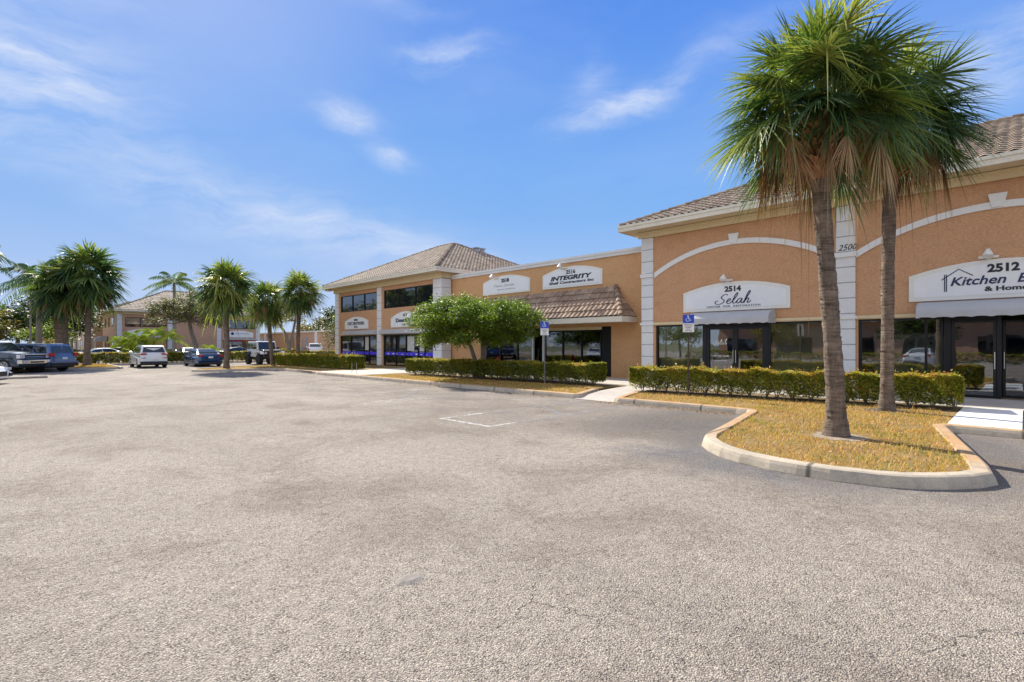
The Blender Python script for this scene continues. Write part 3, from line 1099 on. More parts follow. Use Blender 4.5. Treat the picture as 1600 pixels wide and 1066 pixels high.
def pilaster(root, u0, u1, z0, z1, proud=0.08, depth=0.3, course=0.52, vback=None, mat='pilaster'):
    """rusticated column of blocks; each block part of one mesh with recessed grooves"""
    mb = MB()
    g = 0.014
    n = max(1, int(round((z1 - z0) / course)))
    c = (z1 - z0) / n
    for i in range(n):
        mb.box(u0, u1, -proud, depth, z0 + i * c + g, z0 + (i + 1) * c - g)
    p = mb.build('pilaster', mat, root, bevel=0.012, seg=2)
    k = MB()
    k.box(u0 + 0.018, u1 - 0.018, -proud + 0.018, depth - 0.02, z0, z1)
    k.build('joint', 'groove', p)
    return p


def arch_poly(u0, u1, z_side, z_peak, n=28):
    """points on a segmental arch from (u0,z_side) to (u1,z_side)"""
    c = (u1 - u0) / 2
    h = z_peak - z_side
    R = (c * c + h * h) / (2 * h)
    cx, cz = (u0 + u1) / 2, z_peak - R
    a = math.asin(c / R)
    return [(cx + R * math.sin(-a + 2 * a * i / n), cz + R * math.cos(-a + 2 * a * i / n)) for i in range(n + 1)]


def arch_band(root, u0, u1, z_side, z_peak, th, v0, v1, mat='trim_white'):
    top = arch_poly(u0, u1, z_side, z_peak)
    bot = arch_poly(u0, u1, z_side - th * 1.15, z_peak - th)
    mb = MB()
    n = len(top)
    vs = []
    for i in range(n):
        vs += [(top[i][0], v0, top[i][1]), (bot[i][0], v0, bot[i][1]), (bot[i][0], v1, bot[i][1]), (top[i][0], v1, top[i][1])]
    fs = []
    for i in range(n - 1):
        for k in range(4):
            fs.append((i * 4 + k, i * 4 + (k + 1) % 4, (i + 1) * 4 + (k + 1) % 4, (i + 1) * 4 + k))
    fs += [(0, 3, 2, 1), ((n - 1) * 4, (n - 1) * 4 + 1, (n - 1) * 4 + 2, (n - 1) * 4 + 3)]
    mb.add(vs, fs)
    return mb.build('arch_trim', mat, root, fix=True)


def sign_board(loc_xy, rz, width, z0, z_side, z_peak, label, border=0.12, group=None):
    """arched plaque; root at the wall below it; returns root (local u=0 at centre)"""
    r = empty('wall_sign', (loc_xy[0], loc_xy[1], z0), rz, label, 'sign', group or 'arched white signs above the shop entrances')
    h = width / 2
    outer = [(-h, 0), (h, 0)] + list(reversed(arch_poly(-h, h, z_side - z0, z_peak - z0)))
    mb = MB()
    mb.prism_v(outer, -0.07, -0.002)
    b = mb.build('border', 'sign_border', r, fix=True, bevel=0.008)
    k = border
    inner = [(-h + k, k), (h - k, k)] + list(reversed(arch_poly(-h + k, h - k, z_side - z0 - k * 0.75, z_peak - z0 - k)))
    mb = MB()
    mb.prism_v(inner, -0.078, -0.071)
    mb.build('panel', 'sign_panel', r, fix=True)
    # moulding line
    mb = MB()
    ring = inner + [inner[0]]
    stroke(mb, ring, 0.016, -0.0795, sm=False)
    mb.build('moulding', 'sign_border', r)
    return r


def flood_light(root, u, z, v=-0.02):
    mb = MB()
    mb.box(u - 0.06, u + 0.06, v - 0.05, v, z, z + 0.10)
    mb.tube([(u, v - 0.05, z + 0.05), (u, v - 0.30, z + 0.22), (u, v - 0.42, z + 0.22)], 0.014, 6)
    mb.tube([(u, v - 0.40, z + 0.24), (u, v - 0.46, z + 0.13), (u, v - 0.49, z + 0.04)], [0.05, 0.10, 0.13], 10)
    mb.tube([(u - 0.22, v - 0.10, z + 0.06), (u + 0.22, v - 0.10, z + 0.06)], 0.035, 8)
    mb.build('flood_light', 'white_metal', root)


def shell(root, u0, u1, v0, v1, z0, z1, front=None, mat='wall_tan', th=0.25, skip=()):
    """four walls; front = list of openings in the v0 wall"""
    mb = MB()
    grid_cells(mb, u0, u1, z0, z1, front or [], v0, v0 + th)
    mb.box(u0, u0 + th, v0 + th, v1, z0, z1)
    mb.box(u1 - th, u1, v0 + th, v1, z0, z1)
    mb.box(u0 + th, u1 - th, v1 - th, v1, z0, z1)
    return mb.build('wall', mat, root)


def curved_awning(root, u0, u1, z_top, z_bot, depth):
    mb = MB()
    n = 8
    prof = [(-0.01, z_top)]
    for i in range(n + 1):
        a = PI / 2 * i / n
        prof.append((-depth * 0.25 - (depth * 0.75) * math.sin(a), z_bot + 0.17 + (z_top - 0.03 - z_bot - 0.17) * math.cos(a)))
    # scalloped valance handled by a separate front skirt
    prof2 = prof + [(-depth, z_bot + 0.16), (-0.01, z_bot + 0.16)]
    mb.prism_u(prof2, u0, u1)
    a = mb.build('awning', 'awning_cloth', root, fix=True)
    sk = MB()
    N = int((u1 - u0) / 0.06)
    vs = []
    for i in range(N + 1):
        u = u0 + (u1 - u0) * i / N
        zz = z_bot + 0.035 * abs(math.sin(PI * (u - u0) / 0.42))
        vs += [(u, -depth - 0.003, z_bot + 0.17), (u, -depth - 0.003 - 0.01 * math.sin(u * 9), zz)]
    sk.add(vs, [(2 * i, 2 * i + 1, 2 * i + 3, 2 * i + 2) for i in range(N)])
    for uu in (u0, u1):
        sk.add([(uu, -depth, z_bot + 0.17), (uu, -0.01, z_bot + 0.17), (uu, -0.01, z_bot + 0.02), (uu, -depth, z_bot)], [(0, 1, 2, 3)])
    s = sk.build('valance', 'awning_cloth', a)
    m = s.modifiers.new('solid', 'SOLIDIFY')
    m.thickness = 0.006
    m.offset = -1
    return a


FX = 20.5          # plane of the projecting shop fronts
R90 = rad(-90)
WZ = 0.13          # pavement level

# ------------------------------------------------------------------ near building on the right (numbers 2514 and 2512)
Y0 = 12.18
rb = empty('shop_building', (FX, Y0, 0), R90, 'tan stucco shop building with big white wall arches and hipped tile roof, on the right', 'building')
HEAD = 2.56
openA = (0.66, 7.50, 0.13, HEAD)
openB = (8.22, 15.05, 0.13, HEAD)
openC = (15.80, 22.6, 0.13, HEAD)
shell(rb, 0.0, 23.3, 0.0, 12.0, 0.0, 6.50, [openA, openB, openC])
for u in (0.0, 7.58, 15.13, 22.72):
    pilaster(rb, u, u + 0.57, WZ, 6.46, proud=0.08)
f = MB()
f.box(-0.12, 23.42, -0.16, -0.082, 6.46, 6.72)
f.box(-0.12, 23.42, -0.082, 0.0, 6.50, 6.72)
f.box(-0.12, -0.002, 0.0, 12.0, 6.50, 6.72)
f.box(-0.14, 23.44, -0.22, -0.162, 6.62, 6.72)
f.build('frieze', 'cream', rb)
hip_roof(rb, -0.62, 24.0, -0.90, 12.6, 6.98, 0.45)
for (a, b) in ((0.60, 7.56), (8.17, 15.11), (15.72, 22.70)):
    arch_band(rb, a, b, 4.87, 5.87, 0.20, -0.05, 0.002)
    c = (a + b) / 2
    k = MB()
    k.prism_v([(c - 0.13, 5.70), (c + 0.13, 5.70), (c + 0.21, 6.10), (c - 0.21, 6.10)], -0.09, 0.001)
    k.build('keystone', 'trim_white', rb, fix=True, bevel=0.01)
    k = MB()
    k.box(a - 0.001, b + 0.001, -0.09, -0.001, HEAD + 0.03, HEAD + 0.12)
    k.box(a + 0.001, b - 0.001, -0.06, -0.001, HEAD - 0.001, HEAD + 0.029)
    k.build('lintel_ledge', 'cream', rb)
for u in (0.0, 7.58, 15.13):
    for (e_, va, za, zb_) in ((0.03, -0.14, 4.70, 4.86), (0.05, -0.12, HEAD + 0.02, HEAD + 0.12)):
        k = MB()
        k.box(u - e_, u + 0.57 + e_, va, -0.081, za, zb_)
        k.build('band_moulding', 'trim_white', rb)
# room interiors
k = MB()
k.box(0.3, 23.0, 0.26, 11.7, 0.05, 0.132)
k.box(0.3, 23.0, 0.26, 11.7, 3.0, 3.05)
k.box(0.3, 23.0, 6.0, 6.1, 0.14, 3.0)
for u in (7.80, 15.35):
    k.box(u, u + 0.1, 0.26, 6.0, 0.14, 3.0)
k.build('interior_room', 'interior', rb)


def blinds(root, u0, u1, z0, z1, v, pitch=0.092, ang=12):
    mb = MB()
    n = int((u1 - u0) / pitch)
    rng = random.Random(5)
    for i in range(n):
        c = u0 + (i + 0.5) * pitch
        a = rad(ang + rng.uniform(-7, 7))
        dx, dv = 0.044 * math.cos(a), 0.044 * math.sin(a)
        mb.add([(c - dx, v - dv, z0), (c + dx, v + dv, z0), (c + dx, v + dv, z1), (c - dx, v - dv, z1)], [(0, 1, 2, 3)])
    mb.box(u0, u1, v - 0.03, v + 0.03, z1, z1 + 0.05)
    mb.build('blind', 'blind', root)


# bay A: number 2514
VG = 0.12
wl = window(rb, 0.68, 2.84, 0.22, HEAD - 0.01, VG, 'glass_clear', 0.06)
blinds(wl, 0.76, 2.78, 0.30, HEAD - 0.12, VG + 0.16)
wr = window(rb, 5.34, 7.48, 0.22, HEAD - 0.01, VG, 'glass_clear', 0.06)
blinds(wr, 5.42, 7.42, 0.30, HEAD - 0.12, VG + 0.16)
for (sa, sb) in ((0.68, 2.84), (5.34, 7.48), (8.24, 10.42), (12.90, 15.03), (15.85, 22.55)):
    k = MB()
    k.box(sa, sb, 0.02, 0.22, 0.13, 0.219)
    k.build('sill', 'cream', rb)
k = MB()
k.box(2.845, 2.955, VG - 0.085, VG + 0.085, 0.135, HEAD - 0.02)
k.box(5.225, 5.335, VG - 0.085, VG + 0.085, 0.135, HEAD - 0.02)
k.box(2.956, 5.224, VG - 0.085, VG + 0.085, HEAD - 0.14, HEAD - 0.02)
k.build('door_frame', 'bronze', rb)
dl = glass_door(rb, 2.965, 4.085, 0.14, HEAD - 0.15, VG, hinge_right=False)
dr = glass_door(rb, 4.095, 5.215, 0.14, HEAD - 0.15, VG, hinge_right=True)
curved_awning(rb, 2.50, 5.62, 3.03, 2.50, 0.80)
# bay B: number 2512
w = window(rb, 8.24, 10.42, 0.22, HEAD - 0.01, VG, 'glass_clear', 0.06, bars=(10.0,))
k = MB()
k.box(10.44, 10.60, VG - 0.085, VG + 0.085, 0.135, HEAD - 0.02)
k.box(11.62, 11.72, VG - 0.085, VG + 0.085, 0.135, HEAD - 0.02)
k.box(10.61, 11.61, VG - 0.085, VG + 0.085, HEAD - 0.12, HEAD - 0.02)
k.build('door_frame', 'bronze', rb)
glass_door(rb, 10.61, 11.61, 0.14, HEAD - 0.13, VG, hinge_right=False, fw=0.07)
glass_door(rb, 11.73, 12.75, 0.14, HEAD - 0.13, VG + 0.5, 'glass_tint', hinge_right=True, fw=0.07)
window(rb, 12.90, 15.03, 0.22, HEAD - 0.01, VG, 'glass_clear', 0.06)
window(rb, 15.85, 22.55, 0.22, HEAD - 0.01, VG, 'glass_dark', 0.06, bars=(18, 20.2))
curved_awning(rb, 9.85, 13.55, 3.03, 2.50, 0.80)
# cabinets on show behind the glass of 2512
k = MB()
for i in range(4):
    k.box(8.5 + 0.52 * i, 8.98 + 0.52 * i, 0.9, 1.35, 0.14, 2.1 - 0.12 * (i % 2))
for i in range(5):
    k.box(8.55, 10.3, 0.86, 0.895, 0.35 + 0.36 * i, 0.62 + 0.36 * i)
k.build('shop_display', 'interior_light', rb)

R = sign_board((FX, Y0 - 4.06), R90, 4.14, 3.06, 3.86, 4.20, 'arched white sign reading 2514 Selah Center for Restoration above the shop door')
text_obj('lettering', '2514', 0.20, R, (0.0, -0.083, 0.76), bold=0.045, width=0.64)
mb = MB()
SEL = [
    [(0.98, 0.92), (0.85, 1.02), (0.6, 0.95), (0.42, 0.75), (0.5, 0.56), (0.7, 0.42), (0.66, 0.18), (0.36, 0.0), (0.02, 0.02), (-0.12, 0.2), (0.0, 0.36), (0.16, 0.34)],
    [(0.95, 0.2), (1.2, 0.34), (1.28, 0.5), (1.14, 0.52), (0.98, 0.3), (1.02, 0.06), (1.2, 0.02), (1.45, 0.22), (1.72, 0.62), (1.88, 1.02), (1.80, 1.12), (1.66, 0.86), (1.52, 0.3), (1.58, 0.04), (1.76, 0.08), (1.9, 0.26)],
    [(2.3, 0.48), (2.12, 0.52), (1.92, 0.3), (1.92, 0.06), (2.06, 0.04), (2.24, 0.28), (2.34, 0.5), (2.26, 0.16), (2.34, 0.03), (2.5, 0.16), (2.74, 0.62), (2.95, 1.12), (2.90, 1.26), (2.76, 1.0), (2.62, 0.5), (2.52, 0.0)],
    [(2.52, 0.02), (2.66, 0.34), (2.84, 0.5), (2.92, 0.4), (2.82, 0.1), (2.92, 0.02), (3.14, 0.22)],
]
s = 0.43
for st in SEL:
    stroke(mb, [((p[0] + p[1] * 0.12) * s, p[1] * s * 0.86) for p in st], 0.036, 0.0)
o = mb.build('lettering', 'ink_navy', R, loc=(-0.66, -0.084, 0.27))
mo = o.modifiers.new('solid', 'SOLIDIFY'); mo.thickness = 0.008; mo.offset = 0
text_obj('lettering', 'CENTER  FOR  RESTORATION', 0.070, R, (0.0, -0.083, 0.14), 'ink', width=2.08, spacing=1.25, bold=0.008)
flood_light(rb, 3.85, 4.20)

R = sign_board((FX, Y0 - 11.66), R90, 4.14, 3.06, 3.86, 4.20, 'arched white sign reading 2512 Kitchen and Home, cut off by the right edge')
text_obj('lettering', '2512', 0.22, R, (0.10, -0.083, 0.77), bold=0.045, width=0.68)
text_obj('lettering', 'Kitchen  Bath', 0.25, R, (0.02, -0.083, 0.43), 'ink_navy', shear=0.28, bold=0.018, width=2.16)
text_obj('lettering', '& Home Design', 0.13, R, (0.55, -0.083, 0.22), bold=0.034, width=1.70)
mb = MB()
mb.box(-1.21, -1.185, -0.086, -0.079, 0.26, 0.78)
mb.box(-1.165, -1.14, -0.086, -0.079, 0.26, 0.78)
stroke(mb, [(-1.27, 0.62), (-0.87, 0.92), (-0.55, 0.70)], 0.028, -0.084, sm=False)
mb.build('house_emblem', 'ink_navy', R)
flood_light(rb, 11.45, 4.20)
text_obj('lettering', '2500', 0.20, rb, (7.93, -0.086, 4.93), shear=0.35, width=0.56)

# decals on the doors of 2514
d1 = MB()
s = 0.17
for st in SEL:
    stroke(d1, [((p[0] + p[1] * 0.12) * s, p[1] * s) for p in st], 0.02, 0.0, sub=4)
d1.build('decal', 'letter_white', dl, loc=(3.22, VG - 0.012, 1.72))
text_obj('decal', '407 351-0148', 0.07, dl, (3.52, VG - 0.012, 1.22), 'letter_white', width=0.62)
text_obj('decal', 'by appointment', 0.045, dl, (3.52, VG - 0.012, 1.05), 'letter_white', width=0.5)

# ------------------------------------------------------------------ middle building (numbers 2516 and 2518)
MX, MY = 21.3, 26.95
mbd = empty('flat_roofed_shop_building', (MX, MY, 0), R90, 'low flat-topped tan shop building with a long tiled canopy, between the two hip-roofed ones', 'building')
ML = MY - Y0 - 0.002
mopen = (3.15, 12.56, 0.13, 2.62)
mbw = MB()
grid_cells(mbw, 0.0, ML, 0.0, 6.05, [mopen], 0.0, 0.25)
mbw.box(0, ML, 9.0, 9.25, 0, 6.05)
mbw.box(0.0, ML, 0.25, 9.0, 5.3, 5.4)
mbw.build('wall', 'wall_tan_warm', mbd)
k = MB()
k.box(-0.0, ML, -0.06, 0.30, 6.05, 6.30)
k.box(-0.0, ML, -0.09, -0.061, 6.20, 6.32)
k.build('parapet_cap', 'parapet', mbd)
k = MB()
k.box(0.1, ML - 0.1, 0.26, 9.0, 0.05, 0.132)
k.box(0.1, ML - 0.1, 4.0, 4.1, 0.14, 3.0)
k.box(0.1, ML - 0.1, 0.26, 4.0, 3.0, 3.05)
k.build('interior_room', 'interior', mbd)
window(mbd, 3.17, 7.20, 0.16, 2.60, 0.10, 'glass_tint', 0.06, bars=(4.6, 6.05))
glass_door(mbd, 7.40, 8.00, 0.14, 2.50, 0.45, 'glass_tint', fw=0.07)
for ua in (7.22, 8.03):
    k = MB()
    k.box(ua, ua + 0.10, 0.0, 0.12, 0.14, 2.61)
    k.build('door_post', 'white_metal', mbd)
window(mbd, 8.15, 11.95, 0.16, 2.46, 0.10, 'glass_tint', 0.06, bars=(9.45, 10.7))
k = MB()
k.box(8.15, 12.0, 0.02, 0.14, 2.47, 2.615)
k.build('lintel', 'cream', mbd)
k = MB()
k.box(12.02, 12.54, -0.02, 0.20, 0.14, 2.61)
k.build('door', 'bronze', mbd)
# posters inside the window
for (uu, zz) in ((8.45, 1.95), (8.45, 1.62)):
    k = MB()
    for i in range(3):
        k.box(uu, uu + 0.34, 0.075, 0.08, zz + i * 0.07, zz + 0.04 + i * 0.07)
    k.build('notice', 'letter_white', mbd)
# canopy
cb = MB()
uL, uR, vE, zE, zT = 0.55, 13.99, -1.30, 3.02, 4.55
tile_face(cb, (uL, vE, zE), (uR, vE, zE), (uL + 1.14, 0, zT), (uR - 1.14, 0, zT), seed=11, period=0.28, course=0.40, hh=0.06, step=0.05)
tile_face(cb, (uR, vE, zE), (uR, 0, zE), (uR - 1.14, 0, zT), (uR - 1.14, 0, zT), seed=12, period=0.28, course=0.40)
tile_face(cb, (uL, 0, zE), (uL, vE, zE), (uL + 1.14, 0, zT), (uL + 1.14, 0, zT), seed=13, period=0.28, course=0.40)
cap_line(cb, (uR, vE, zE), (uR - 1.14, -0.02, zT), 0.13, 0.30)
cap_line(cb, (uL, vE, zE), (uL + 1.14, -0.02, zT), 0.13, 0.30)
cn = cb.build('canopy', 'canopy_tile', mbd)
k = MB()
k.box(uL, uR, vE - 0.04, vE, zE - 0.26, zE + 0.0)
k.box(uR, uR + 0.04, vE - 0.04, -0.001, zE - 0.26, zE + 0.0)
k.box(uL - 0.04, uL, vE - 0.04, -0.001, zE - 0.26, zE + 0.0)
k.build('fascia', 'fascia', cn)
k = MB()
k.box(uL + 0.002, uR - 0.002, vE + 0.002, -0.002, zE - 0.24, zE - 0.20)
k.build('soffit', 'soffit', cn)

R = sign_board((MX, 16.86), R90, 3.96, 4.74, 5.50, 5.84, 'arched white sign reading 2516 Integrity Shell Contractors above the tiled canopy', 0.11)
text_obj('lettering', '2516', 0.20, R, (0.0, -0.083, 0.72), bold=0.03, width=0.62)
mb_ = text_obj('lettering', 'INTEGRITY', 0.21, R, (0.0, -0.083, 0.42), bold=0.045, width=2.75, shear=0.22)
text_obj('lettering', 'Shell Contractors Inc', 0.13, R, (0.0, -0.083, 0.22), bold=0.032, width=3.0, shear=0.2)
flood_light(mbd, MY - 17.3, 5.72)
R = sign_board((MX, 21.80), R90, 3.96, 4.74, 5.50, 5.84, 'arched white sign reading 2518 with faded grey lettering, above the round-topped tree', 0.09)
text_obj('lettering', '2518', 0.20, R, (0.0, -0.083, 0.70), bold=0.05, width=0.66)
text_obj('lettering', 'Team Stride', 0.14, R, (-0.1, -0.083, 0.44), 'ink_grey', shear=0.3, width=1.7)
text_obj('lettering', 'Sports Medicine', 0.09, R, (0.1, -0.083, 0.24), 'ink_grey', width=1.5)
flood_light(mbd, MY - 22.55, 5.66)

# ------------------------------------------------------------------ left building (two storeys)
LY = 42.0
lb = empty('two_storey_shop_building', (FX, LY, 0), R90, 'two-storey tan building with white pilasters, dark window bands and hipped tile roof beyond the tree', 'building')
LU = 15.0
opn = []
bays = [(0.65, 6.90), (7.56, 14.12)]
for (a, b) in bays:
    opn.append((a + 0.15, b - 0.05, 0.13, 2.46))
    opn.append((a + 0.25, b - 0.08, 4.43, 5.79))
shell(lb, 0.0, LU, 0.0, 12.0, 0.0, 6.12, opn)
pilaster(lb, 0.0, 0.65, WZ, 6.08, depth=0.7, course=0.60)
pilaster(lb, 6.92, 7.54, WZ, 6.08, course=0.60)
pilaster(lb, 14.12, 15.06, WZ, 6.08, depth=0.72, course=0.60)
f = MB()
f.box(-0.12, LU + 0.12, -0.16, -0.082, 6.08, 6.44)
f.box(-0.12, LU + 0.12, -0.082, 0.0, 6.12, 6.44)
f.box(LU + 0.002, LU + 0.12, 0.0, 12.0, 6.12, 6.44)
f.box(-0.12, -0.002, 0.0, 12.0, 6.12, 6.44)
f.build('frieze', 'cream', lb)
lroof = hip_roof(lb, -0.60, 15.6, -0.90, 13.1, 6.69, 0.485)
# gutter end box under the near left corner
k = MB()
k.box(-0.5, 0.05, -0.75, -0.3, 6.30, 6.42)
k.build('gutter_box', 'fascia', lb)
for i, (a, b) in enumerate(bays):
    w = b - a
    window(lb, a + 0.26, b - 0.09, 4.44, 5.78, 0.10, 'glass_dark', 0.05, bars=[a + 0.26 + w * t for t in (0.31, 0.62)])
    bars = [a + 0.17 + w * t for t in ((0.28, 0.62, 0.75) if i == 0 else (0.25, 0.45, 0.68, 0.80))]
    ww = window(lb, a + 0.17, b - 0.07, 0.16, 2.45, 0.12, 'glass_dark', 0.06, bars=bars)
    st = MB()
    st.box(a + 0.24, b - 0.14, 0.104, 0.112, 0.93, 1.16)
    sd = st.build('window_stripe', 'vinyl_blue', ww)
    rr = random.Random(i + 4)
    dots = MB()
    for q in range(9 if i else 4):
        du = a + 0.6 + q * 0.62 + rr.uniform(-0.1, 0.1)
        if du < b - 0.4:
            dots.box(du, du + rr.uniform(0.08, 0.26), 0.098, 0.1035, 1.0, 1.0 + rr.uniform(0.04, 0.1))
    dots.build('decal', 'letter_white', ww)
    for (t0, t1) in ((0.64, 0.74),) if i == 0 else ((0.47, 0.60), (0.70, 0.80)):
        p = MB()
        p.box(a + 0.17 + w * t0, a + 0.17 + w * t1, 0.107, 0.1125, 1.28, 2.30)
        p.build('pale_blind', 'interior_light', ww)
    k = MB()
    k.prism_u([(-0.001, 2.86), (-0.30, 2.78), (-0.30, 2.52), (-0.001, 2.47)], a + (1.0 if i == 0 else 0.02), b - 0.02)
    k.build('ledge', 'awning_cloth', lb, fix=True)
# roof vents
vz = 6.69 + 0.485 * 5.6
v_ = MB()
for dv_ in (0.0, 0.62):
    v_.box(9.85, 10.15, 7.2 + dv_, 7.5 + dv_, vz - 0.3, vz + 0.26)
    v_.box(9.75, 10.25, 7.12 + dv_, 7.58 + dv_, vz + 0.26, vz + 0.33)
v_.tube([(10.9, 7.6, vz - 0.5), (10.9, 7.6, vz - 0.15)], 0.05, 8)
v_.build('roof_vent', 'hvac', lroof)

R = sign_board((FX, LY - 3.65), R90, 3.8, 2.97, 3.62, 3.98, 'arched white sign between the left and middle pilasters of the two-storey building', 0.06)
text_obj('lettering', '2522', 0.15, R, (0.0, -0.083, 0.68), bold=0.05, width=0.62)
text_obj('lettering', 'FORT DENTWORKS', 0.24, R, (0.0, -0.083, 0.35), 'ink_navy', bold=0.03, width=2.7)
text_obj('lettering', 'INC.', 0.14, R, (0.05, -0.083, 0.12), 'ink_navy', bold=0.04, width=0.6)
R = sign_board((FX, LY - 10.85), R90, 3.9, 2.97, 3.66, 4.10, 'arched white sign on the two-storey building partly hidden by the round-topped tree', 0.06)
text_obj('lettering', '2520', 0.15, R, (0.0, -0.083, 0.80), bold=0.05, width=0.62)
text_obj('lettering', 'Donna Vale', 0.26, R, (0.0, -0.083, 0.38), 'ink_navy', bold=0.05, width=2.5)
text_obj('lettering', 'SALON', 0.12, R, (0.05, -0.083, 0.14), 'ink_navy', bold=0.02, width=1.0)


# ------------------------------------------------------------------ vegetation
def unit(v):
    return v / np.maximum(1e-9, np.linalg.norm(v, axis=-1, keepdims=True))


def leaves_mesh(name, C, size, mat, parent, rng, up=0.35, rnd=None, aspect=0.55, outward=None, jitter=0.35):
    """one folded, pointed leaf (two triangles' worth of quad) per centre"""
    n = len(C)
    A = unit(rng.normal(size=(n, 3)) + (outward * 0.8 if outward is not None else 0))
    B = rng.normal(size=(n, 3))
    B[:, 2] *= (1 - up)
    N = np.cross(A, B)
    N = unit(N + np.array([0, 0, up * 1.2]) * np.sign(N[:, 2:3] + 1e-6))
    A = unit(A - N * (A * N).sum(1, keepdims=True))
    S = np.cross(N, A)
    sz = size * (1 + jitter * rng.normal(size=(n, 1))).clip(0.45, 1.8)
    b = C - A * sz * 0.5
    t = C + A * sz * 0.5 - N * sz * 0.12
    l = C + S * sz * aspect * 0.5 + N * sz * 0.07
    r = C - S * sz * aspect * 0.5 + N * sz * 0.07
    V = np.stack([b, r, t, l], 1).reshape(-1, 3)
    F = np.arange(n * 4).reshape(-1, 4)
    if rnd is None:
        rnd = rng.random(n)
    return np_mesh(name, V, F, np.repeat(rnd, 4), mat, parent)


def fan_leaves(specs, rng, nseg=34, wseg=0.030, pts=5):
    """specs: list of (hub, dir, blade length, droop, tone, spread). returns V,F,R arrays"""
    Vs, Fs, Rs = [], [], []
    off = 0
    ts = np.linspace(0, 1, pts)
    wprof = np.interp(ts, [0, 0.3, 0.6, 1.0], [0.35, 1.0, 0.75, 0.06])
    for (hub, dr, L, droop, tone, spread) in specs:
        dr = dr / np.linalg.norm(dr)
        sd = np.cross(dr, [0, 0, 1.0])
        if np.linalg.norm(sd) < 0.1:
            sd = np.array([1.0, 0, 0])
        sd /= np.linalg.norm(sd)
        tw = rng.normal(0, 0.35)
        nn = np.cross(sd, dr)
        sd, nn = sd * math.cos(tw) + nn * math.sin(tw), -sd * math.sin(tw) + nn * math.cos(tw)
        th = np.linspace(-spread, spread, nseg) + rng.normal(0, 0.03, nseg)
        u = np.abs(th) / spread
        D = np.cos(th)[:, None] * dr + np.sin(th)[:, None] * sd - nn * (0.30 * np.sin(np.abs(th)))[:, None]
        D = D + rng.normal(0, 0.05, (nseg, 3))
        D = unit(D)
        ll = L * (1.0 - 0.30 * u ** 2) * (1 + rng.normal(0, 0.07, nseg))
        base = hub + dr * (0.20 * L * (1 - u))[:, None] - np.array([0, 0, 1]) * (0.06 * L * (1 - u))[:, None]
        dd = droop * (1 + rng.normal(0, 0.3, nseg)) * np.where(rng.random(nseg) < 0.12, rng.uniform(1.5, 4.0, nseg), 1.0)
        # centre line points
        P = base[:, None, :] + D[:, None, :] * (ll[:, None] * ts[None])[:, :, None]
        P[:, :, 2] -= (dd[:, None] * ll[:, None] * ts[None] ** 2.2)
        sagx = rng.normal(0, 0.05, (nseg, 1)) * ll[:, None] * ts[None] ** 2
        P += sagx[:, :, None] * sd
        # side vector: tangent along fan
        Sv = unit(np.cross(D, np.broadcast_to(nn, D.shape)))
        w = wseg * wprof * (L / 0.9)
        Lf = P + Sv[:, None, :] * w[None, :, None]
        Rt = P - Sv[:, None, :] * w[None, :, None]
        Mid = P - nn * (w * 0.55)[None, :, None]
        V = np.stack([Lf, Mid, Rt], 2).reshape(-1, 3)          # seg, pt, 3
        idx = np.arange(nseg * pts * 3).reshape(nseg, pts, 3) + off
        a = idx[:, :-1, 0].ravel(); b = idx[:, 1:, 0].ravel(); c = idx[:, :-1, 1].ravel(); d_ = idx[:, 1:, 1].ravel()
        e = idx[:, :-1, 2].ravel(); f = idx[:, 1:, 2].ravel()
        Fs.append(np.stack([a, c, d_, b], 1)); Fs.append(np.stack([c, e, f, d_], 1))
        rr = np.clip(tone + rng.normal(0, 0.10, nseg), 0, 1)
        Rs.append(np.repeat(rr, pts * 3) + np.tile(np.repeat(0.14 * ts ** 3, 3), nseg))
        Vs.append(V)
        off += len(V)
    return np.concatenate(Vs), np.concatenate(Fs), np.clip(np.concatenate(Rs), 0, 1)


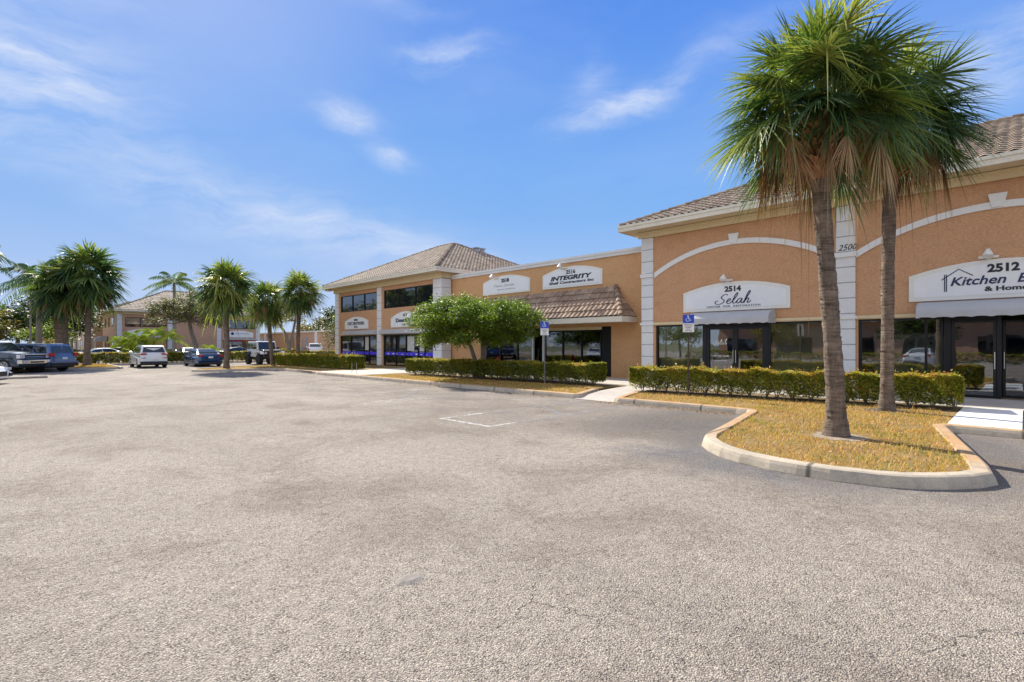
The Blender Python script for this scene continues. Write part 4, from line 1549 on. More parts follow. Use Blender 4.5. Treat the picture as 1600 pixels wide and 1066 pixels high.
def fan_palm(loc, label, h_trunk, lean, r0, r1, R, n_leaf=46, seed=1, nseg=34, wseg=0.03, n_dead=9, group=None, boots=26, low=-38, tone=0.45, side_bias=None):
    rng = np.random.default_rng(seed)
    prng = random.Random(seed)
    root = empty('fan_palm', loc, 0, label, 'palm tree', group)
    # trunk
    t = MB()
    pts, rs = [], []
    n = 60 if nseg > 40 else 26
    for i in range(n + 1):
        f = i / n
        pts.append((lean[0] * f ** 1.3 + 0.02 * math.sin(f * 7 + seed), lean[1] * f ** 1.3 + 0.02 * math.cos(f * 5 + seed), h_trunk * f - 0.03))
        r = r0 * 0.62 + (r1 - r0 * 0.62) * min(1, f * 1.3)
        r = r + (r0 - r0 * 0.62) * math.exp(-f * 16)
        r *= 1 + (0.035 * math.sin(i * 2.4 + seed) if nseg <= 40 else 0.03 * math.sin(i * 1.9 + seed) + 0.04 * math.sin(i * 0.41 + seed))
        rs.append(r)
    t.tube(pts, rs, 26)
    if R > 1.9 and nseg > 40:
        for q in range(len(t.v)):
            ring, k = divmod(q, 26)
            if ring > n:
                break
            c = pts[ring]
            am = 1 + prng.uniform(-0.03, 0.045) + 0.03 * math.sin(k * 1.7 + ring * 2.3)
            t.v[q] = (c[0] + (t.v[q][0] - c[0]) * am, c[1] + (t.v[q][1] - c[1]) * am, t.v[q][2] + prng.uniform(-0.01, 0.01))
    if nseg > 40:
        for q in range(150):
            f = prng.random() ** 0.8
            ii = min(n - 1, int(f * n))
            c, rr_ = pts[ii], rs[ii]
            a = prng.uniform(0, 2 * PI)
            w_ = prng.uniform(0.02, 0.05)
            dx, dy = math.cos(a), math.sin(a)
            p0 = Vector((c[0] + dx * rr_ * 0.97, c[1] + dy * rr_ * 0.97, c[2]))
            s_ = Vector((-dy, dx, 0)) * w_
            up_ = Vector((dx * prng.uniform(0.008, 0.03), dy * prng.uniform(0.008, 0.03), prng.uniform(0.02, 0.06)))
            t.add([p0 - s_, p0 + s_, p0 + up_ + s_ * 0.5, p0 + up_ - s_ * 0.5], [(0, 1, 2, 3)])
    tr = t.build('trunk', 'palm_trunk', root, smooth=True)
    top = np.array(pts[-1])
    # leaf-base boots round the head of the trunk
    b = MB()
    hb = 0.22 * R + (0.34 if nseg > 40 else 0.12)
    for i in range(boots):
        a = i * 2.399
        f = i / boots
        z = top[2] - hb * 0.75 + hb * 1.25 * f
        rr = r1 * (0.95 + 0.75 * f)
        dx, dy = math.cos(a), math.sin(a)
        L = prng.uniform(0.20, 0.38) * (R / 2.1)
        p0 = Vector((top[0] + dx * rr * 0.7, top[1] + dy * rr * 0.7, z))
        p1 = p0 + Vector((dx * L * 0.85, dy * L * 0.85, L * prng.uniform(0.35, 0.8)))
        s_ = Vector((-dy, dx, 0)) * 0.055 * (R / 2.1)
        o_ = Vector((dx, dy, -0.6)) * 0.022
        vs = [p0 - s_, p0 + s_, p1 + s_ * 0.6, p1 - s_ * 0.6, p0 - s_ + o_, p0 + s_ + o_, p1 + s_ * 0.6 + o_, p1 - s_ * 0.6 + o_]
        b.add(vs, [(0, 1, 2, 3), (7, 6, 5, 4), (0, 4, 5, 1), (1, 5, 6, 2), (2, 6, 7, 3), (3, 7, 4, 0)])
    b.tube([tuple(top - [0, 0, hb * 0.85]), tuple(top - [0, 0, hb * .2]), tuple(top + [0, 0, hb * 0.9])], [r1 * 1.02, r1 * 1.35, r1 * 0.8], 12)
    b.build('leaf_base', 'palm_boot', root)
    heart = top + np.array([0, 0, hb * (0.85 if nseg > 40 else 0.6)])
    specs, pet = [], MB()
    for i in range(n_leaf):
        f = (i + 0.5) / n_leaf
        elev = rad(88 - (88 - low) * f ** 0.88 + prng.uniform(-7, 7))
        a = i * 2.39996 + prng.uniform(-0.25, 0.25)
        dr = np.array([math.cos(a) * math.cos(elev), math.sin(a) * math.cos(elev), math.sin(elev)])
        Lp = R * (prng.uniform(0.26, 0.60) if nseg > 40 else prng.uniform(0.30, 0.54))
        Lb = R * (prng.uniform(0.36, 0.50) if nseg > 40 else prng.uniform(0.46, 0.58))
        hub = heart + dr * Lp
        hub[2] -= 0.10 * Lp * (math.cos(elev))
        d2 = dr.copy(); d2[2] -= 0.30 * math.cos(elev) + 0.05
        tn = tone + 0.10 * math.sin(elev) + prng.uniform(-0.36, 0.36)
        specs.append((hub, d2, Lb, prng.uniform(0.10, 0.42), tn, rad(prng.uniform(85, 128))))
        m_ = heart + dr * Lp * 0.5 + np.array([0, 0, 0.03])
        pet.tube([tuple(heart + dr * 0.1), tuple(m_), tuple(hub + d2 / np.linalg.norm(d2) * Lb * 0.2)], [0.022 * R / 2.1, 0.014 * R / 2.1, 0.009 * R / 2.1], 4, cap=False, r=min(1, tone + 0.25))
    V, F, Rr = fan_leaves(specs, rng, nseg, wseg)
    np_mesh('crown', V, F, Rr, 'palm_leaf', root)
    pet.build('leaf_stalk', 'palm_leaf', root)
    # dead hanging leaves
    specs = []
    for i in range(n_dead):
        a = i * 2.39996 + 0.7 + prng.uniform(-0.3, 0.3)
        elev = rad(prng.uniform(-58, -22))
        dr = np.array([math.cos(a) * math.cos(elev), math.sin(a) * math.cos(elev), math.sin(elev)])
        hub = heart + dr * R * prng.uniform(0.30, 0.74)
        d2 = np.array([dr[0] * 0.4, dr[1] * 0.4, -1.0])
        specs.append((hub, d2, R * prng.uniform(0.22, 0.36), prng.uniform(0.3, 0.8), prng.uniform(0.1, 0.8), rad(prng.uniform(18, 55))))
    if specs:
        V, F, Rr = fan_leaves(specs, rng, max(14, nseg * 3 // 4), wseg * 0.85)
        np_mesh('dead_leaves', V, F, Rr, 'palm_dead', root)
    return root


def feather_palm(loc, label, h, r, R, n_frond, seed, mat='palm_leaf', trunk_mat='bark_grey', nl=26, wl=0.05, lean=(0, 0), low=-15, name='feather_palm', cat='palm tree', group=None, tone=0.5, stems=None, hi=80):
    rng = np.random.default_rng(seed)
    pr = random.Random(seed)
    root = empty(name, loc, 0, label, cat, group)
    tops = []
    t = MB()
    for (sx, sy, sh) in (stems or [(0, 0, h)]):
        pts = [(sx * (0.35 + 0.65 * i / 8) + lean[0] * (i / 8) ** 1.5, sy * (0.35 + 0.65 * i / 8) + lean[1] * (i / 8) ** 1.5, sh * i / 8 - 0.03) for i in range(9)]
        t.tube(pts, [r * (1.25 - 0.5 * i / 8 + 0.3 * math.exp(-i)) for i in range(9)], 10)
        tops.append(np.array(pts[-1]))
    t.build('trunk', trunk_mat, root, smooth=True)
    Vs, Fs, Rs = [], [], []
    off = 0
    for top in tops:
        for i in range(n_frond):
            a = i * 2.39996 + pr.uniform(-0.3, 0.3)
            elev = rad(hi - (hi - low) * ((i + 0.5) / n_frond) ** 0.9 + pr.uniform(-6, 6))
            L = R * pr.uniform(0.85, 1.1)
            hx, hy = math.cos(a), math.sin(a)
            ts = np.linspace(0, 1, nl)
            # arching rachis
            rx = L * (ts * math.cos(elev) + 0.12 * ts ** 2)
            rz = L * (ts * math.sin(elev) - (0.45 + 0.25 * math.cos(elev)) * ts ** 2.1)
            P = np.stack([top[0] + hx * rx, top[1] + hy * rx, top[2] + rz], 1)
            T = unit(np.gradient(P, axis=0))
            S = np.array([-hy, hx, 0.0])
            N = unit(np.cross(np.broadcast_to(S, T.shape), T))
            ll = 0.30 * L * np.interp(ts, [0, 0.18, 0.5, 0.85, 1], [0.25, 0.9, 1.0, 0.7, 0.25])
            tn = np.clip(tone + pr.uniform(-.2, .2) + rng.normal(0, 0.08, nl), 0, 1)
            for sg in (-1, 1):
                D = unit(S * sg + T * 0.75 - np.array([0, 0, 0.45]) + N * 0.1 + rng.normal(0, 0.07, T.shape))
                tip = P + D * ll[:, None]
                tip[:, 2] -= 0.25 * ll
                mid = P + D * ll[:, None] * 0.45 + N * 0.01
                wv = T * wl * R / 3.0
                V = np.stack([P, mid + wv, tip, mid - wv], 1)
                V = V[2:]
                k = len(V)
                Vs.append(V.reshape(-1, 3))
                Fs.append(np.arange(k * 4).reshape(-1, 4) + off)
                Rs.append(np.repeat(tn[2:], 4))
                off += k * 4
            # rachis ribbon
            w2 = 0.02 * R / 3 * np.linspace(1.4, 0.3, nl)[:, None]
            V = np.concatenate([P + S * w2, P - S * w2])
            idx = np.arange(nl - 1)
            Vs.append(V)
            Fs.append(np.stack([idx, idx + 1, idx + 1 + nl, idx + nl], 1) + off)
            Rs.append(np.full(2 * nl, min(1, tone + 0.3)))
            off += 2 * nl
    np_mesh('crown', np.concatenate(Vs), np.concatenate(Fs), np.concatenate(Rs), mat, root)
    return root


def leafy_tree(loc, label, clumps, n_leaves, leaf, mat, bark, trunks, seed, name='tree', cat='tree', group=None, rtone=(0, 1), gap=0.25, hollow=0.55, r_tr=0.1):
    """clumps: list of (x,y,z,rx,rz); trunks: list of lists of points; limbs are run to every clump"""
    rng = np.random.default_rng(seed)
    pr = random.Random(seed)
    root = empty(name, loc, 0, label, cat, group)
    t = MB()
    ends = []
    for tp in trunks:
        k = len(tp)
        t.tube(tp, [r_tr * (1.25 - 0.55 * i / (k - 1)) for i in range(k)], 9)
        ends.append(Vector(tp[-1]))
    for (x, y, z, rx, rz) in clumps:
        c = Vector((x, y, z))
        e = min(ends, key=lambda q: (q - c).length)
        mid = e.lerp(c, 0.5) + Vector((pr.uniform(-.1, .1), pr.uniform(-.1, .1), -0.08 * (c - e).length))
        t.tube([e, mid, c], [r_tr * 0.5, r_tr * 0.32, r_tr * 0.15], 6)
        for q in range(4):
            dd = Vector((pr.uniform(-1, 1) * rx, pr.uniform(-1, 1) * rx, pr.uniform(-0.3, 0.8) * rz)) * 0.75
            t.tube([c, c + dd * 0.5 + Vector((0, 0, .03)), c + dd], [r_tr * 0.16, r_tr * 0.10, r_tr * 0.05], 4)
    t.build('trunk', bark, root, smooth=True)
    vol = np.array([c[3] ** 2 * c[4] for c in clumps]) ** 0.8
    vol = vol / vol.sum()
    Cs, Os, Tn = [], [], []
    for (c, f) in zip(clumps, vol):
        n = int(n_leaves * f)
        D = unit(rng.normal(size=(n, 3)))
        rr = (hollow + (1 - hollow) * rng.random((n, 1))) * (1 + 0.18 * rng.normal(size=(n, 1)))
        # sub-clumps: modulate the radius with a few random lobes
        lob = unit(rng.normal(size=(9, 3)))
        m = np.max(D @ lob.T, axis=1, keepdims=True)
        rr = rr * (0.72 + 0.38 * m)
        P = D * rr * np.array([c[3], c[3], c[4]]) + np.array(c[:3])
        # twig bunches
        P = P + 0.0
        keep = (m[:, 0] > 0.55 + rng.random(n) * gap)
        Cs.append(P[keep]); Os.append(D[keep])
        Tn.append(np.clip(rtone[0] + (rtone[1] - rtone[0]) * (rng.normal(0.5, 0.2, keep.sum())) + pr.uniform(-0.08, 0.08), 0, 1))
    C = np.concatenate(Cs); O = np.concatenate(Os); Tn = np.concatenate(Tn)
    leaves_mesh('crown', C, leaf, mat, root, rng, up=0.4, rnd=Tn, outward=O)
    return root


def hedge(a, b, width, z0, z1, label, density=1500, leaf=0.05, seed=1, stems=True, leg=0.26, tone=0.0, name='hedge', mat='hedge_leaf', gapf=0.5, group=None):
    """clipped hedge between ground points a and b"""
    rng = np.random.default_rng(seed)
    pr = random.Random(seed)
    a, b = np.array(a, float), np.array(b, float)
    L = np.linalg.norm(b - a)
    ang = math.atan2(b[1] - a[1], b[0] - a[0])
    root = empty(name, (a[0], a[1], z0), ang, label, 'hedge', group)
    H = z1 - z0
    n = int(density * L * (width + 1.6 * H))
    q = rng.random(n)
    x = rng.random(n) * L
    y = (rng.random(n) - 0.5) * width
    z = leg * H + rng.random(n) * (1 - leg) * H
    surf = rng.random(n)
    top = surf < 0.30
    sid = (surf >= 0.30) & (surf < 0.72)
    end = (surf >= 0.72) & (surf < 0.72 + min(0.12, 1.2 * width / L))
    z = np.where(top, H - np.abs(rng.normal(0, 0.035, n)), z)
    y = np.where(sid, np.sign(rng.random(n) - 0.5) * (width / 2 - np.abs(rng.normal(0, 0.05, n))), y)
    x = np.where(end, np.where(rng.random(n) < 0.5, np.abs(rng.normal(0, 0.05, n)), L - np.abs(rng.normal(0, 0.05, n))), x)
    # uneven outline
    wob = 0.035 * np.sin(x * 3.1 + seed) + 0.03 * np.sin(x * 7.3 + 2 * seed) + 0.02 * np.sin(x * 15.1)
    z = z + wob * (z / H)
    y = y * (1 + 0.10 * np.sin(x * 2.3 + seed) + 0.05 * np.sin(x * 9 + z * 8))
    # ragged, open foot
    foot = leg + 0.16 * np.sin(x * 4.3 + seed) + 0.12 * np.sin(x * 9.7 + 1.3) + 0.1 * rng.normal(size=n)
    keep = z > foot * H * (1.0 if leg > 0.05 else 0)
    clump = np.sin(x * 11 + 5 * np.sin(z * 9 + y * 3) + seed) * np.sin(z * 16 + x * 5) * 0.5 + 0.5
    keep &= (clump > 0.16) | (rng.random(n) < gapf)
    stray = (rng.random(n) < 0.06) & (np.sin(x * 13.7 + y * 9) > 0.3)
    z = np.where(stray & top, z + rng.random(n) * 0.13, z)
    C = np.stack([x, y, z], 1)[keep]
    O = np.stack([np.where(end, np.sign(x - L / 2), 0), np.where(sid, np.sign(y), 0), np.where(top, 1.0, 0.0)], 1)[keep]
    up = (z[keep] / H)
    xx = x[keep]
    tn = np.clip(rng.normal(0.42, 0.2, len(C)) + 0.13 * np.sin(xx * 1.9 + seed) * np.sin(xx * 4.7 + z[keep] * 6) + tone + np.where(top[keep], 0.30, 0.0), 0, 1)  # top leaves get a lighter tone: sunlight painted into the colour
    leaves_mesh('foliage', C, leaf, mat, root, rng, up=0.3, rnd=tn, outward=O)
    if stems:
        s = MB()
        k = int(L / 0.42)
        for i in range(k):
            cx = (i + 0.5 + pr.uniform(-0.2, 0.2)) * L / k
            for j in range(5):
                ang_ = pr.uniform(0, 2 * PI)
                ex = cx + 0.22 * math.cos(ang_)
                ey = 0.38 * width * math.sin(ang_)
                s.tube([(cx, pr.uniform(-.05, .05), -0.02), ((cx + ex) / 2 + pr.uniform(-.03, .03), ey * 0.4, H * 0.3), (ex, ey, H * 0.72)], [0.014, 0.010, 0.006], 5)
        s.build('stem', 'bark_grey', root)
    return root


# --- the two cabbage palms on the near island
PG = 'fan palms standing in the planted islands'
fan_palm((10.32, 2.33, 0.11), 'biggest fan palm with thick leaning trunk, nearest in the front planted island', 5.16, (-0.24, 0.20), 0.225, 0.130, 1.98, n_leaf=92, seed=21, nseg=46, wseg=0.0170, n_dead=22, group=PG, boots=96, tone=0.47, low=-30)
fan_palm((15.12, 2.36, 0.11), 'slimmer fan palm in front of the hedge just behind the biggest palm', 6.2, (0.10, -0.10), 0.20, 0.135, 2.22, n_leaf=88, seed=34, nseg=46, wseg=0.0170, n_dead=26, group=PG, boots=84, tone=0.36, low=-33)
# --- middle island
fan_palm((10.9, 38.3, 0.11), 'fan palm with full round crown at the left tip of the middle island', 5.2, (-0.05, 0.05), 0.24, 0.17, 2.25, n_leaf=64, seed=5, nseg=26, wseg=0.034, n_dead=5, group=PG, boots=16, tone=0.62, low=-62)
fan_palm((15.25, 42.1, 0.11), 'fan palm with brown dead leaves beside the white and black off-roader', 4.75, (-0.35, 0.2), 0.22, 0.16, 2.0, n_leaf=56, seed=9, nseg=24, wseg=0.034, n_dead=16, group=PG, boots=16, tone=0.55, low=-60)
fan_palm((16.1, 39.4, 0.11), 'fan palm with round crown, rightmost of the middle island', 5.35, (0.2, -0.1), 0.20, 0.15, 1.95, n_leaf=60, seed=13, nseg=24, wseg=0.034, n_dead=10, group=PG, boots=14, tone=0.52, low=-62)
# --- left island
fan_palm((4.75, 51.0, 0.11), 'large dark fan palm at the right end of the left island', 6.5, (0.1, 0.0), 0.32, 0.21, 2.95, n_leaf=70, seed=17, nseg=24, wseg=0.036, n_dead=8, group=PG, boots=14, tone=0.42, low=-60)
fan_palm((3.35, 52.0, 0.11), 'broad-trunked pale fan palm left of the large dark one', 5.6, (-0.1, 0.0), 0.55, 0.46, 2.6, n_leaf=60, seed=19, nseg=24, wseg=0.036, n_dead=12, group=PG, boots=14, tone=0.38, low=-60)
feather_palm((2.3, 58.0, 0.0), 'tall feather palm reaching out left behind the dark fan palms', 7.2, 0.20, 3.4, 15, 23, group='feather palms behind the parked cars', tone=0.45, low=-10)
feather_palm((2.55, 66.0, 0.0), 'thin tall feather palm with small crown behind the navy car', 7.4, 0.13, 1.8, 11, 29, group='feather palms behind the parked cars', tone=0.3, lean=(0.3, 0))
feather_palm((2.15, 70.0, 0.0), 'thinnest tall feather palm with small crown behind the navy car', 7.6, 0.09, 1.7, 9, 31, group='feather palms behind the parked cars', tone=0.3)
feather_palm((-1.15, 52.0, 0.0), 'feather palm whose leaf tips show at the left edge', 8.0, 0.2, 2.4, 14, 37, group='feather palms behind the parked cars', tone=0.4)
feather_palm((16.4, 80.0, 0.0), 'feather palm rising behind the pale bushy tree before the far building', 10.0, 0.20, 3.6, 14, 41, group='feather palms behind the parked cars', tone=0.5, low=-5)
AG = 'yellow-green clump palms before the far building'
feather_palm((10.2, 72.0, 0.0), 'yellow-green clump palm left of its twin, by the corner pilaster', 1.7, 0.06, 2.0, 9, 51, mat='areca_leaf', name='clump_palm', cat='palm', group=AG, stems=[(-0.6, 0, 1.9), (0.5, 0.3, 2.5), (0, -0.4, 1.5)], wl=0.07, low=5, nl=20)
feather_palm((12.4, 72.0, 0.0), 'larger yellow-green clump palm behind the white hatchback', 2.0, 0.06, 2.3, 10, 52, mat='areca_leaf', name='clump_palm', cat='palm', group=AG, stems=[(-1.2, 0, 2.3), (0.4, 0.3, 3.0), (1.6, -0.3, 2.6), (0, 0, 1.4)], wl=0.07, low=5, nl=20)
feather_palm((17.6, 70.0, 0.0), 'small yellow-green clump palm behind the blue car', 1.1, 0.05, 1.7, 12, 53, mat='areca_leaf', name='clump_palm', cat='palm', group=AG, stems=[(-.3, 0, .9), (.3, 0, 1.1)], wl=0.07, low=5, nl=20)

# --- round-topped tree in front of the shops
rt = random.Random(3)
cl = []
for i in range(42):
    a = i * 2.39996
    rr = 3.05 * math.sqrt((i + 0.5) / 42)
    zt = 3.50 - 0.085 * rr ** 2 + rt.uniform(-0.24, 0.22) + (0.14 if i % 3 == 0 else 0)
    cl.append((math.cos(a) * rr, math.sin(a) * rr, zt - 0.11, rt.uniform(0.52, 0.75), rt.uniform(0.40, 0.54)))
for i in range(18):
    a = i * 0.35 + 0.3
    rr = rt.uniform(1.9, 3.0)
    cl.append((math.cos(a) * rr, math.sin(a) * rr, rt.uniform(1.75, 2.35), rt.uniform(0.46, 0.62), 0.40))
for i in range(12):
    a = i * 2.4
    rr = 1.9 * math.sqrt((i + .5) / 12)
    cl.append((math.cos(a) * rr, math.sin(a) * rr, rt.uniform(2.0, 2.9), rt.uniform(0.5, 0.7), 0.48))
leafy_tree((15.95, 18.4, 0.11), 'round-topped green tree with two leaning stems behind the long hedge', cl, 90000, 0.092, 'tree_leaf', 'bark_grey',
           [[(0.1, 0.05, 0), (0.12, 0.1, 0.7), (0.0, 0.35, 1.5), (-0.35, 0.75, 2.3)], [(0.25, -0.20, 0), (0.36, -0.2, 0.8), (0.42, -0.25, 1.6), (0.7, -0.6, 2.3)], [(0.2, -0.1, 0), (0.35, -0.12, 0.9), (0.3, -0.15, 2.2)]],
           5, name='shade_tree', r_tr=0.10, gap=0.16, hollow=0.35, rtone=(0.03, 0.86))

# --- bushy pale tree in front of the far building
rt = random.Random(8)
cl = [(math.cos(i * 2.4) * 3.4 * math.sqrt((i + .5) / 26), math.sin(i * 2.4) * 3.4 * math.sqrt((i + .5) / 26), 6.2 - 0.16 * (3.4 * math.sqrt((i + .5) / 26)) ** 2 + rt.uniform(-1.0, 0.5), rt.uniform(0.8, 1.2), rt.uniform(0.6, 0.9)) for i in range(26)]
leafy_tree((13.7, 60.0, 0.0), 'bushy olive-green tree standing before the far building', cl, 15000, 0.19, 'tree_leaf_dull', 'bark_grey',
           [[(0.6, 0, 0), (0.5, 0, 1.6), (0.1, 0.1, 3.0), (-0.1, 0, 4.2)]], 9, r_tr=0.22, gap=0.35, hollow=0.3, name='bushy_tree')
cl = [(math.cos(i * 2.4) * 2.2 * math.sqrt((i + .5) / 16), math.sin(i * 2.4) * 2.2 * math.sqrt((i + .5) / 16), 5.2 + rt.uniform(-1.0, 1.0), 0.9, 0.7) for i in range(16)]
leafy_tree((22.2, 58.0, 0.0), 'sparse tree with bare forked boughs before the pink building', cl, 2600, 0.19, 'tree_leaf_gold', 'bark_grey',
           [[(0.4, 0, 0), (0.6, 0, 1.6), (0.3, 0, 2.8), (-0.6, 0, 4.3)], [(0.4, 0, 0), (0.9, 0, 2.4), (1.3, 0, 4.4)]], 12, r_tr=0.16, gap=0.3, name='sparse_tree')
cl = [(rt.uniform(-.9, .9), rt.uniform(-.9, .9), rt.uniform(1.4, 4.4), 0.8, 0.7) for i in range(9)]
leafy_tree((22.3, 45.5, 0.0), 'small leafy tree against the far corner of the two-storey building', cl, 5000, 0.13, 'tree_leaf_dull', 'bark_grey',
           [[(0, 0, 0), (0.1, 0, 1.5), (0, 0, 3.0)]], 14, r_tr=0.09, name='small_tree')

# --- belt of trees beyond the buildings, three kinds, each tree an object
def bg_tree(kind, seed, mat, R, H, n, leaf):
    rr = random.Random(seed)
    c = [(math.cos(i * 2.4) * R * math.sqrt((i + .5) / 14) * 0.75, math.sin(i * 2.4) * R * math.sqrt((i + .5) / 14) * 0.75, H * rr.uniform(0.42, 0.88), R * rr.uniform(0.34, 0.5), H * rr.uniform(0.13, 0.2)) for i in range(14)]
    return leafy_tree((0, 0, 0), 'x', c, n, leaf, mat, 'bark_grey', [[(0, 0, 0), (0.1, 0, H * 0.25), (0, 0.1, H * 0.5)]], seed, r_tr=0.22, gap=0.3, hollow=0.4, name='background_tree', group='trees beyond the car park')


protoT = [bg_tree(0, 61, 'tree_leaf_dark', 4.2, 7.5, 6500, 0.34), bg_tree(1, 62, 'tree_leaf_gold', 3.6, 6.0, 5500, 0.30), bg_tree(2, 63, 'tree_leaf', 3.8, 6.6, 5500, 0.30)]
TB = [  # x, y, kind, scale, label
    (-3.4, 74, 0, 0.86, 'dark tree at the left edge behind the slate pickup'),
    (-1.2, 82, 1, 1.0, 'golden-green tree near the left edge, beyond the parked cars'),
    (1.6, 86, 0, 1.02, 'dark tree behind the thin tall feather palms'),
    (3.6, 78, 2, 0.70, 'low bright tree behind the red-flowering bush'),
    (6.2, 88, 0, 1.02, 'dark tree left of the far building'),
    (5.0, 97, 1, 1.0, 'golden-green tree behind the broad-trunked palm'),
    (10.0, 132, 0, 1.1, 'dark tree furthest left behind the far building'),
    (52, 116, 1, 1.35, 'golden-green tree behind the left end of the pink building'),
    (50, 100, 0, 1.25, 'dark tree behind the pink building between two palm trunks'),
    (48, 90, 2, 1.2, 'bright green tree rising behind the pink building'),
    (47, 82, 0, 1.15, 'dark tree behind the right end of the pink building'),
    (45, 74, 1, 1.3, 'golden-green tree showing left of the two-storey building'),
    (42.5, 67, 0, 1.4, 'dark tree touching the two-storey building roof line'),
]
used = set()
for (x, y, k, sc_, lab) in TB:
    o = protoT[k] if k not in used else copy_tree(protoT[k])
    used.add(k)
    o.location = (x, y, 0)
    o.rotation_euler = (0, 0, (x * 7.3 + y) % 6.28)
    o.scale = (sc_, sc_, sc_)
    o['label'] = lab
# red flowering bush
leafy_tree((2.9, 62.0, 0.0), 'low bush with red and yellow flowers behind the navy car', [(-.7, 0, 1.5, .7, .45), (0.2, 0, 1.75, .8, .5), (1.0, 0, 1.6, .7, .45)], 1500, 0.14, 'flower_red', 'bark_grey', [[(0, 0, 0), (0, 0, .8), (0, 0, 1.2)]], 71, name='flowering_bush', cat='bush', r_tr=0.06)

# --- hedges
HG = 'clipped hedges'
hedge((15.60, 9.55), (16.75, 1.08), 1.0, 0.11, 0.93, 'yellow-green clipped hedge behind the near palms, below the 2514 and 2512 shops', 3300, 0.060, 2, leg=0.15, tone=0.22, group=HG, gapf=0.75)
hedge((15.75, 23.2), (16.55, 11.7), 1.15, 0.11, 0.95, 'long clipped hedge in front of the low flat-topped shops', 2700, 0.062, 3, leg=0.15, tone=0.12, group=HG, gapf=0.75)
hedge((15.9, 42.5), (16.3, 30.5), 1.2, 0.11, 0.98, 'clipped hedge left of the concrete walk to the two-storey building', 1700, 0.085, 4, leg=0.06, tone=0.2, group=HG, gapf=0.8)
hedge((3.9, 54.2), (30.0, 54.2), 1.2, 0.11, 1.02, 'long hedge running behind the row of cars facing it', 900, 0.12, 6, leg=0.10, tone=0.2, group=HG, gapf=0.8)
hedge((-12.0, 54.4), (1.2, 54.4), 1.2, 0.11, 1.0, 'hedge behind the navy car at the left edge', 700, 0.13, 7, leg=0.06, group=HG, gapf=0.8)
hedge((4.5, 84.5), (34.0, 84.5), 1.4, 0.0, 1.05, 'far hedge at the foot of the far building', 260, 0.14, 8, leg=0.05, stems=False, group=HG)


# ------------------------------------------------------------------ far building (faces the camera's street, two storeys)
fb = empty('far_shop_building', (11.7, 91.0, 0), 0, 'far tan two-storey building with hipped roof and white pilasters, beyond the parked cars', 'building')
fop = []
fbays = [(0.65, 6.1), (13.4, 18.6)]
for (a, b) in fbays:
    fop += [(a + .3, b - .1, 0.13, 2.5), (a + .3, b - .1, 4.3, 5.7)]
shell(fb, 0.0, 19.2, 0.0, 14.0, 0.0, 6.3, fop, 'wall_pink')
for u in (0.0, 6.15, 12.75, 18.62):
    pilaster(fb, u, u + 0.6, WZ, 6.1, course=0.75)
f = MB()
f.box(-.1, 19.3, -.16, -.082, 6.1, 6.5)
f.box(-.1, -.002, 0, 14, 6.1, 6.5)
f.build('frieze', 'cream', fb)
hip_roof(fb, -0.7, 19.9, -0.9, 14.9, 6.75, 0.46, period=0.5, sub=4, course=0.6)
for i, (a, b) in enumerate(fbays):
    window(fb, a + .31, b - .11, 4.31, 5.69, 0.1, 'glass_dark', 0.06, bars=(a + 2.1, a + 3.8))
    window(fb, a + .31, b - .11, 0.16, 2.49, 0.1, 'glass_dark', 0.06, bars=(a + 1.6, a + 3.4))
    k = MB()
    k.box(a + .1, b, -.45, -.001, 2.52, 2.75)
    k.build('ledge', 'awning_cloth', fb)
# side wing windows on the left flank
k = MB()
for (y, z) in ((3.0, 4.4), (6.5, 4.4), (10.0, 4.4), (3.0, 0.9), (6.5, 0.9), (10.0, 0.9)):
    w_ = MB()
    w_.box(-0.03, -0.002, y, y + 1.5, z, z + 1.4)
    w_.build('window', 'glass_dark', fb)
k.prism_v([(-0.1, 2.2), (-1.6, 2.2), (-1.45, 2.75), (-0.9, 3.05), (-0.1, 3.1)], 8.2, 9.8)
aw = k.build('awning', 'awning_cloth', fb, fix=True)
for (x, y) in ((-1.5, 8.3), (-1.5, 9.7)):
    k = MB()
    k.tube([(x, y, 0), (x, y, 2.25)], 0.06, 6)
    k.build('awning_post', 'white_metal', aw)
R = sign_board((11.7 + 16.1, 91.0), 0, 4.2, 2.9, 3.7, 4.05, 'arched white sign with a round blue mark on the far building', 0.08)
k = MB()
k.lathe([(0.01, -0.088), (0.24, -0.088), (0.24, -0.079), (0.01, -0.079)], 14, 'y', (-1.1, 0, 0.62))
k.build('emblem', 'ink_navy', R)
text_obj('lettering', 'Suncoast', 0.24, R, (0.35, -0.083, 0.55), 'ink_grey', bold=0.02, width=2.1)
R = sign_board((11.7 + 3.3, 91.0), 0, 4.2, 2.9, 3.7, 4.05, 'blank arched white sign on the far building above the yellow-green clump palms', 0.08)
k = MB()
k.box(13.9, 18.4, -0.05, -0.003, 2.2, 2.5)
k.build('red_banner', 'lamp_red', fb)

# left wing of the far building, stepping back
fw_ = empty('far_wing_building', (10.3, 107.0, 0), 0, 'pale two-storey wing with small square windows, left of the far tan building', 'building')
shell(fw_, 0.0, 12.0, 0.0, 24.0, 0.0, 6.2, [], 'wall_pink')
hip_roof(fw_, -0.6, 12.6, -0.6, 24.6, 6.6, 0.42, period=0.6, sub=3, course=0.8)
for y in (0.4, 8.0, 16.0, 23.0):
    k = MB()
    k.box(-0.12, -0.002, y, y + 0.9, 0, 6.0)
    k.build('pilaster', 'pilaster', fw_)
for y in (3.2, 5.6, 11, 13.5, 19):
    for z in (0.9, 4.2):
        k = MB()
        k.box(-0.04, -0.003, y, y + 1.3, z, z + 1.5)
        k.build('window', 'glass_dark', fw_)

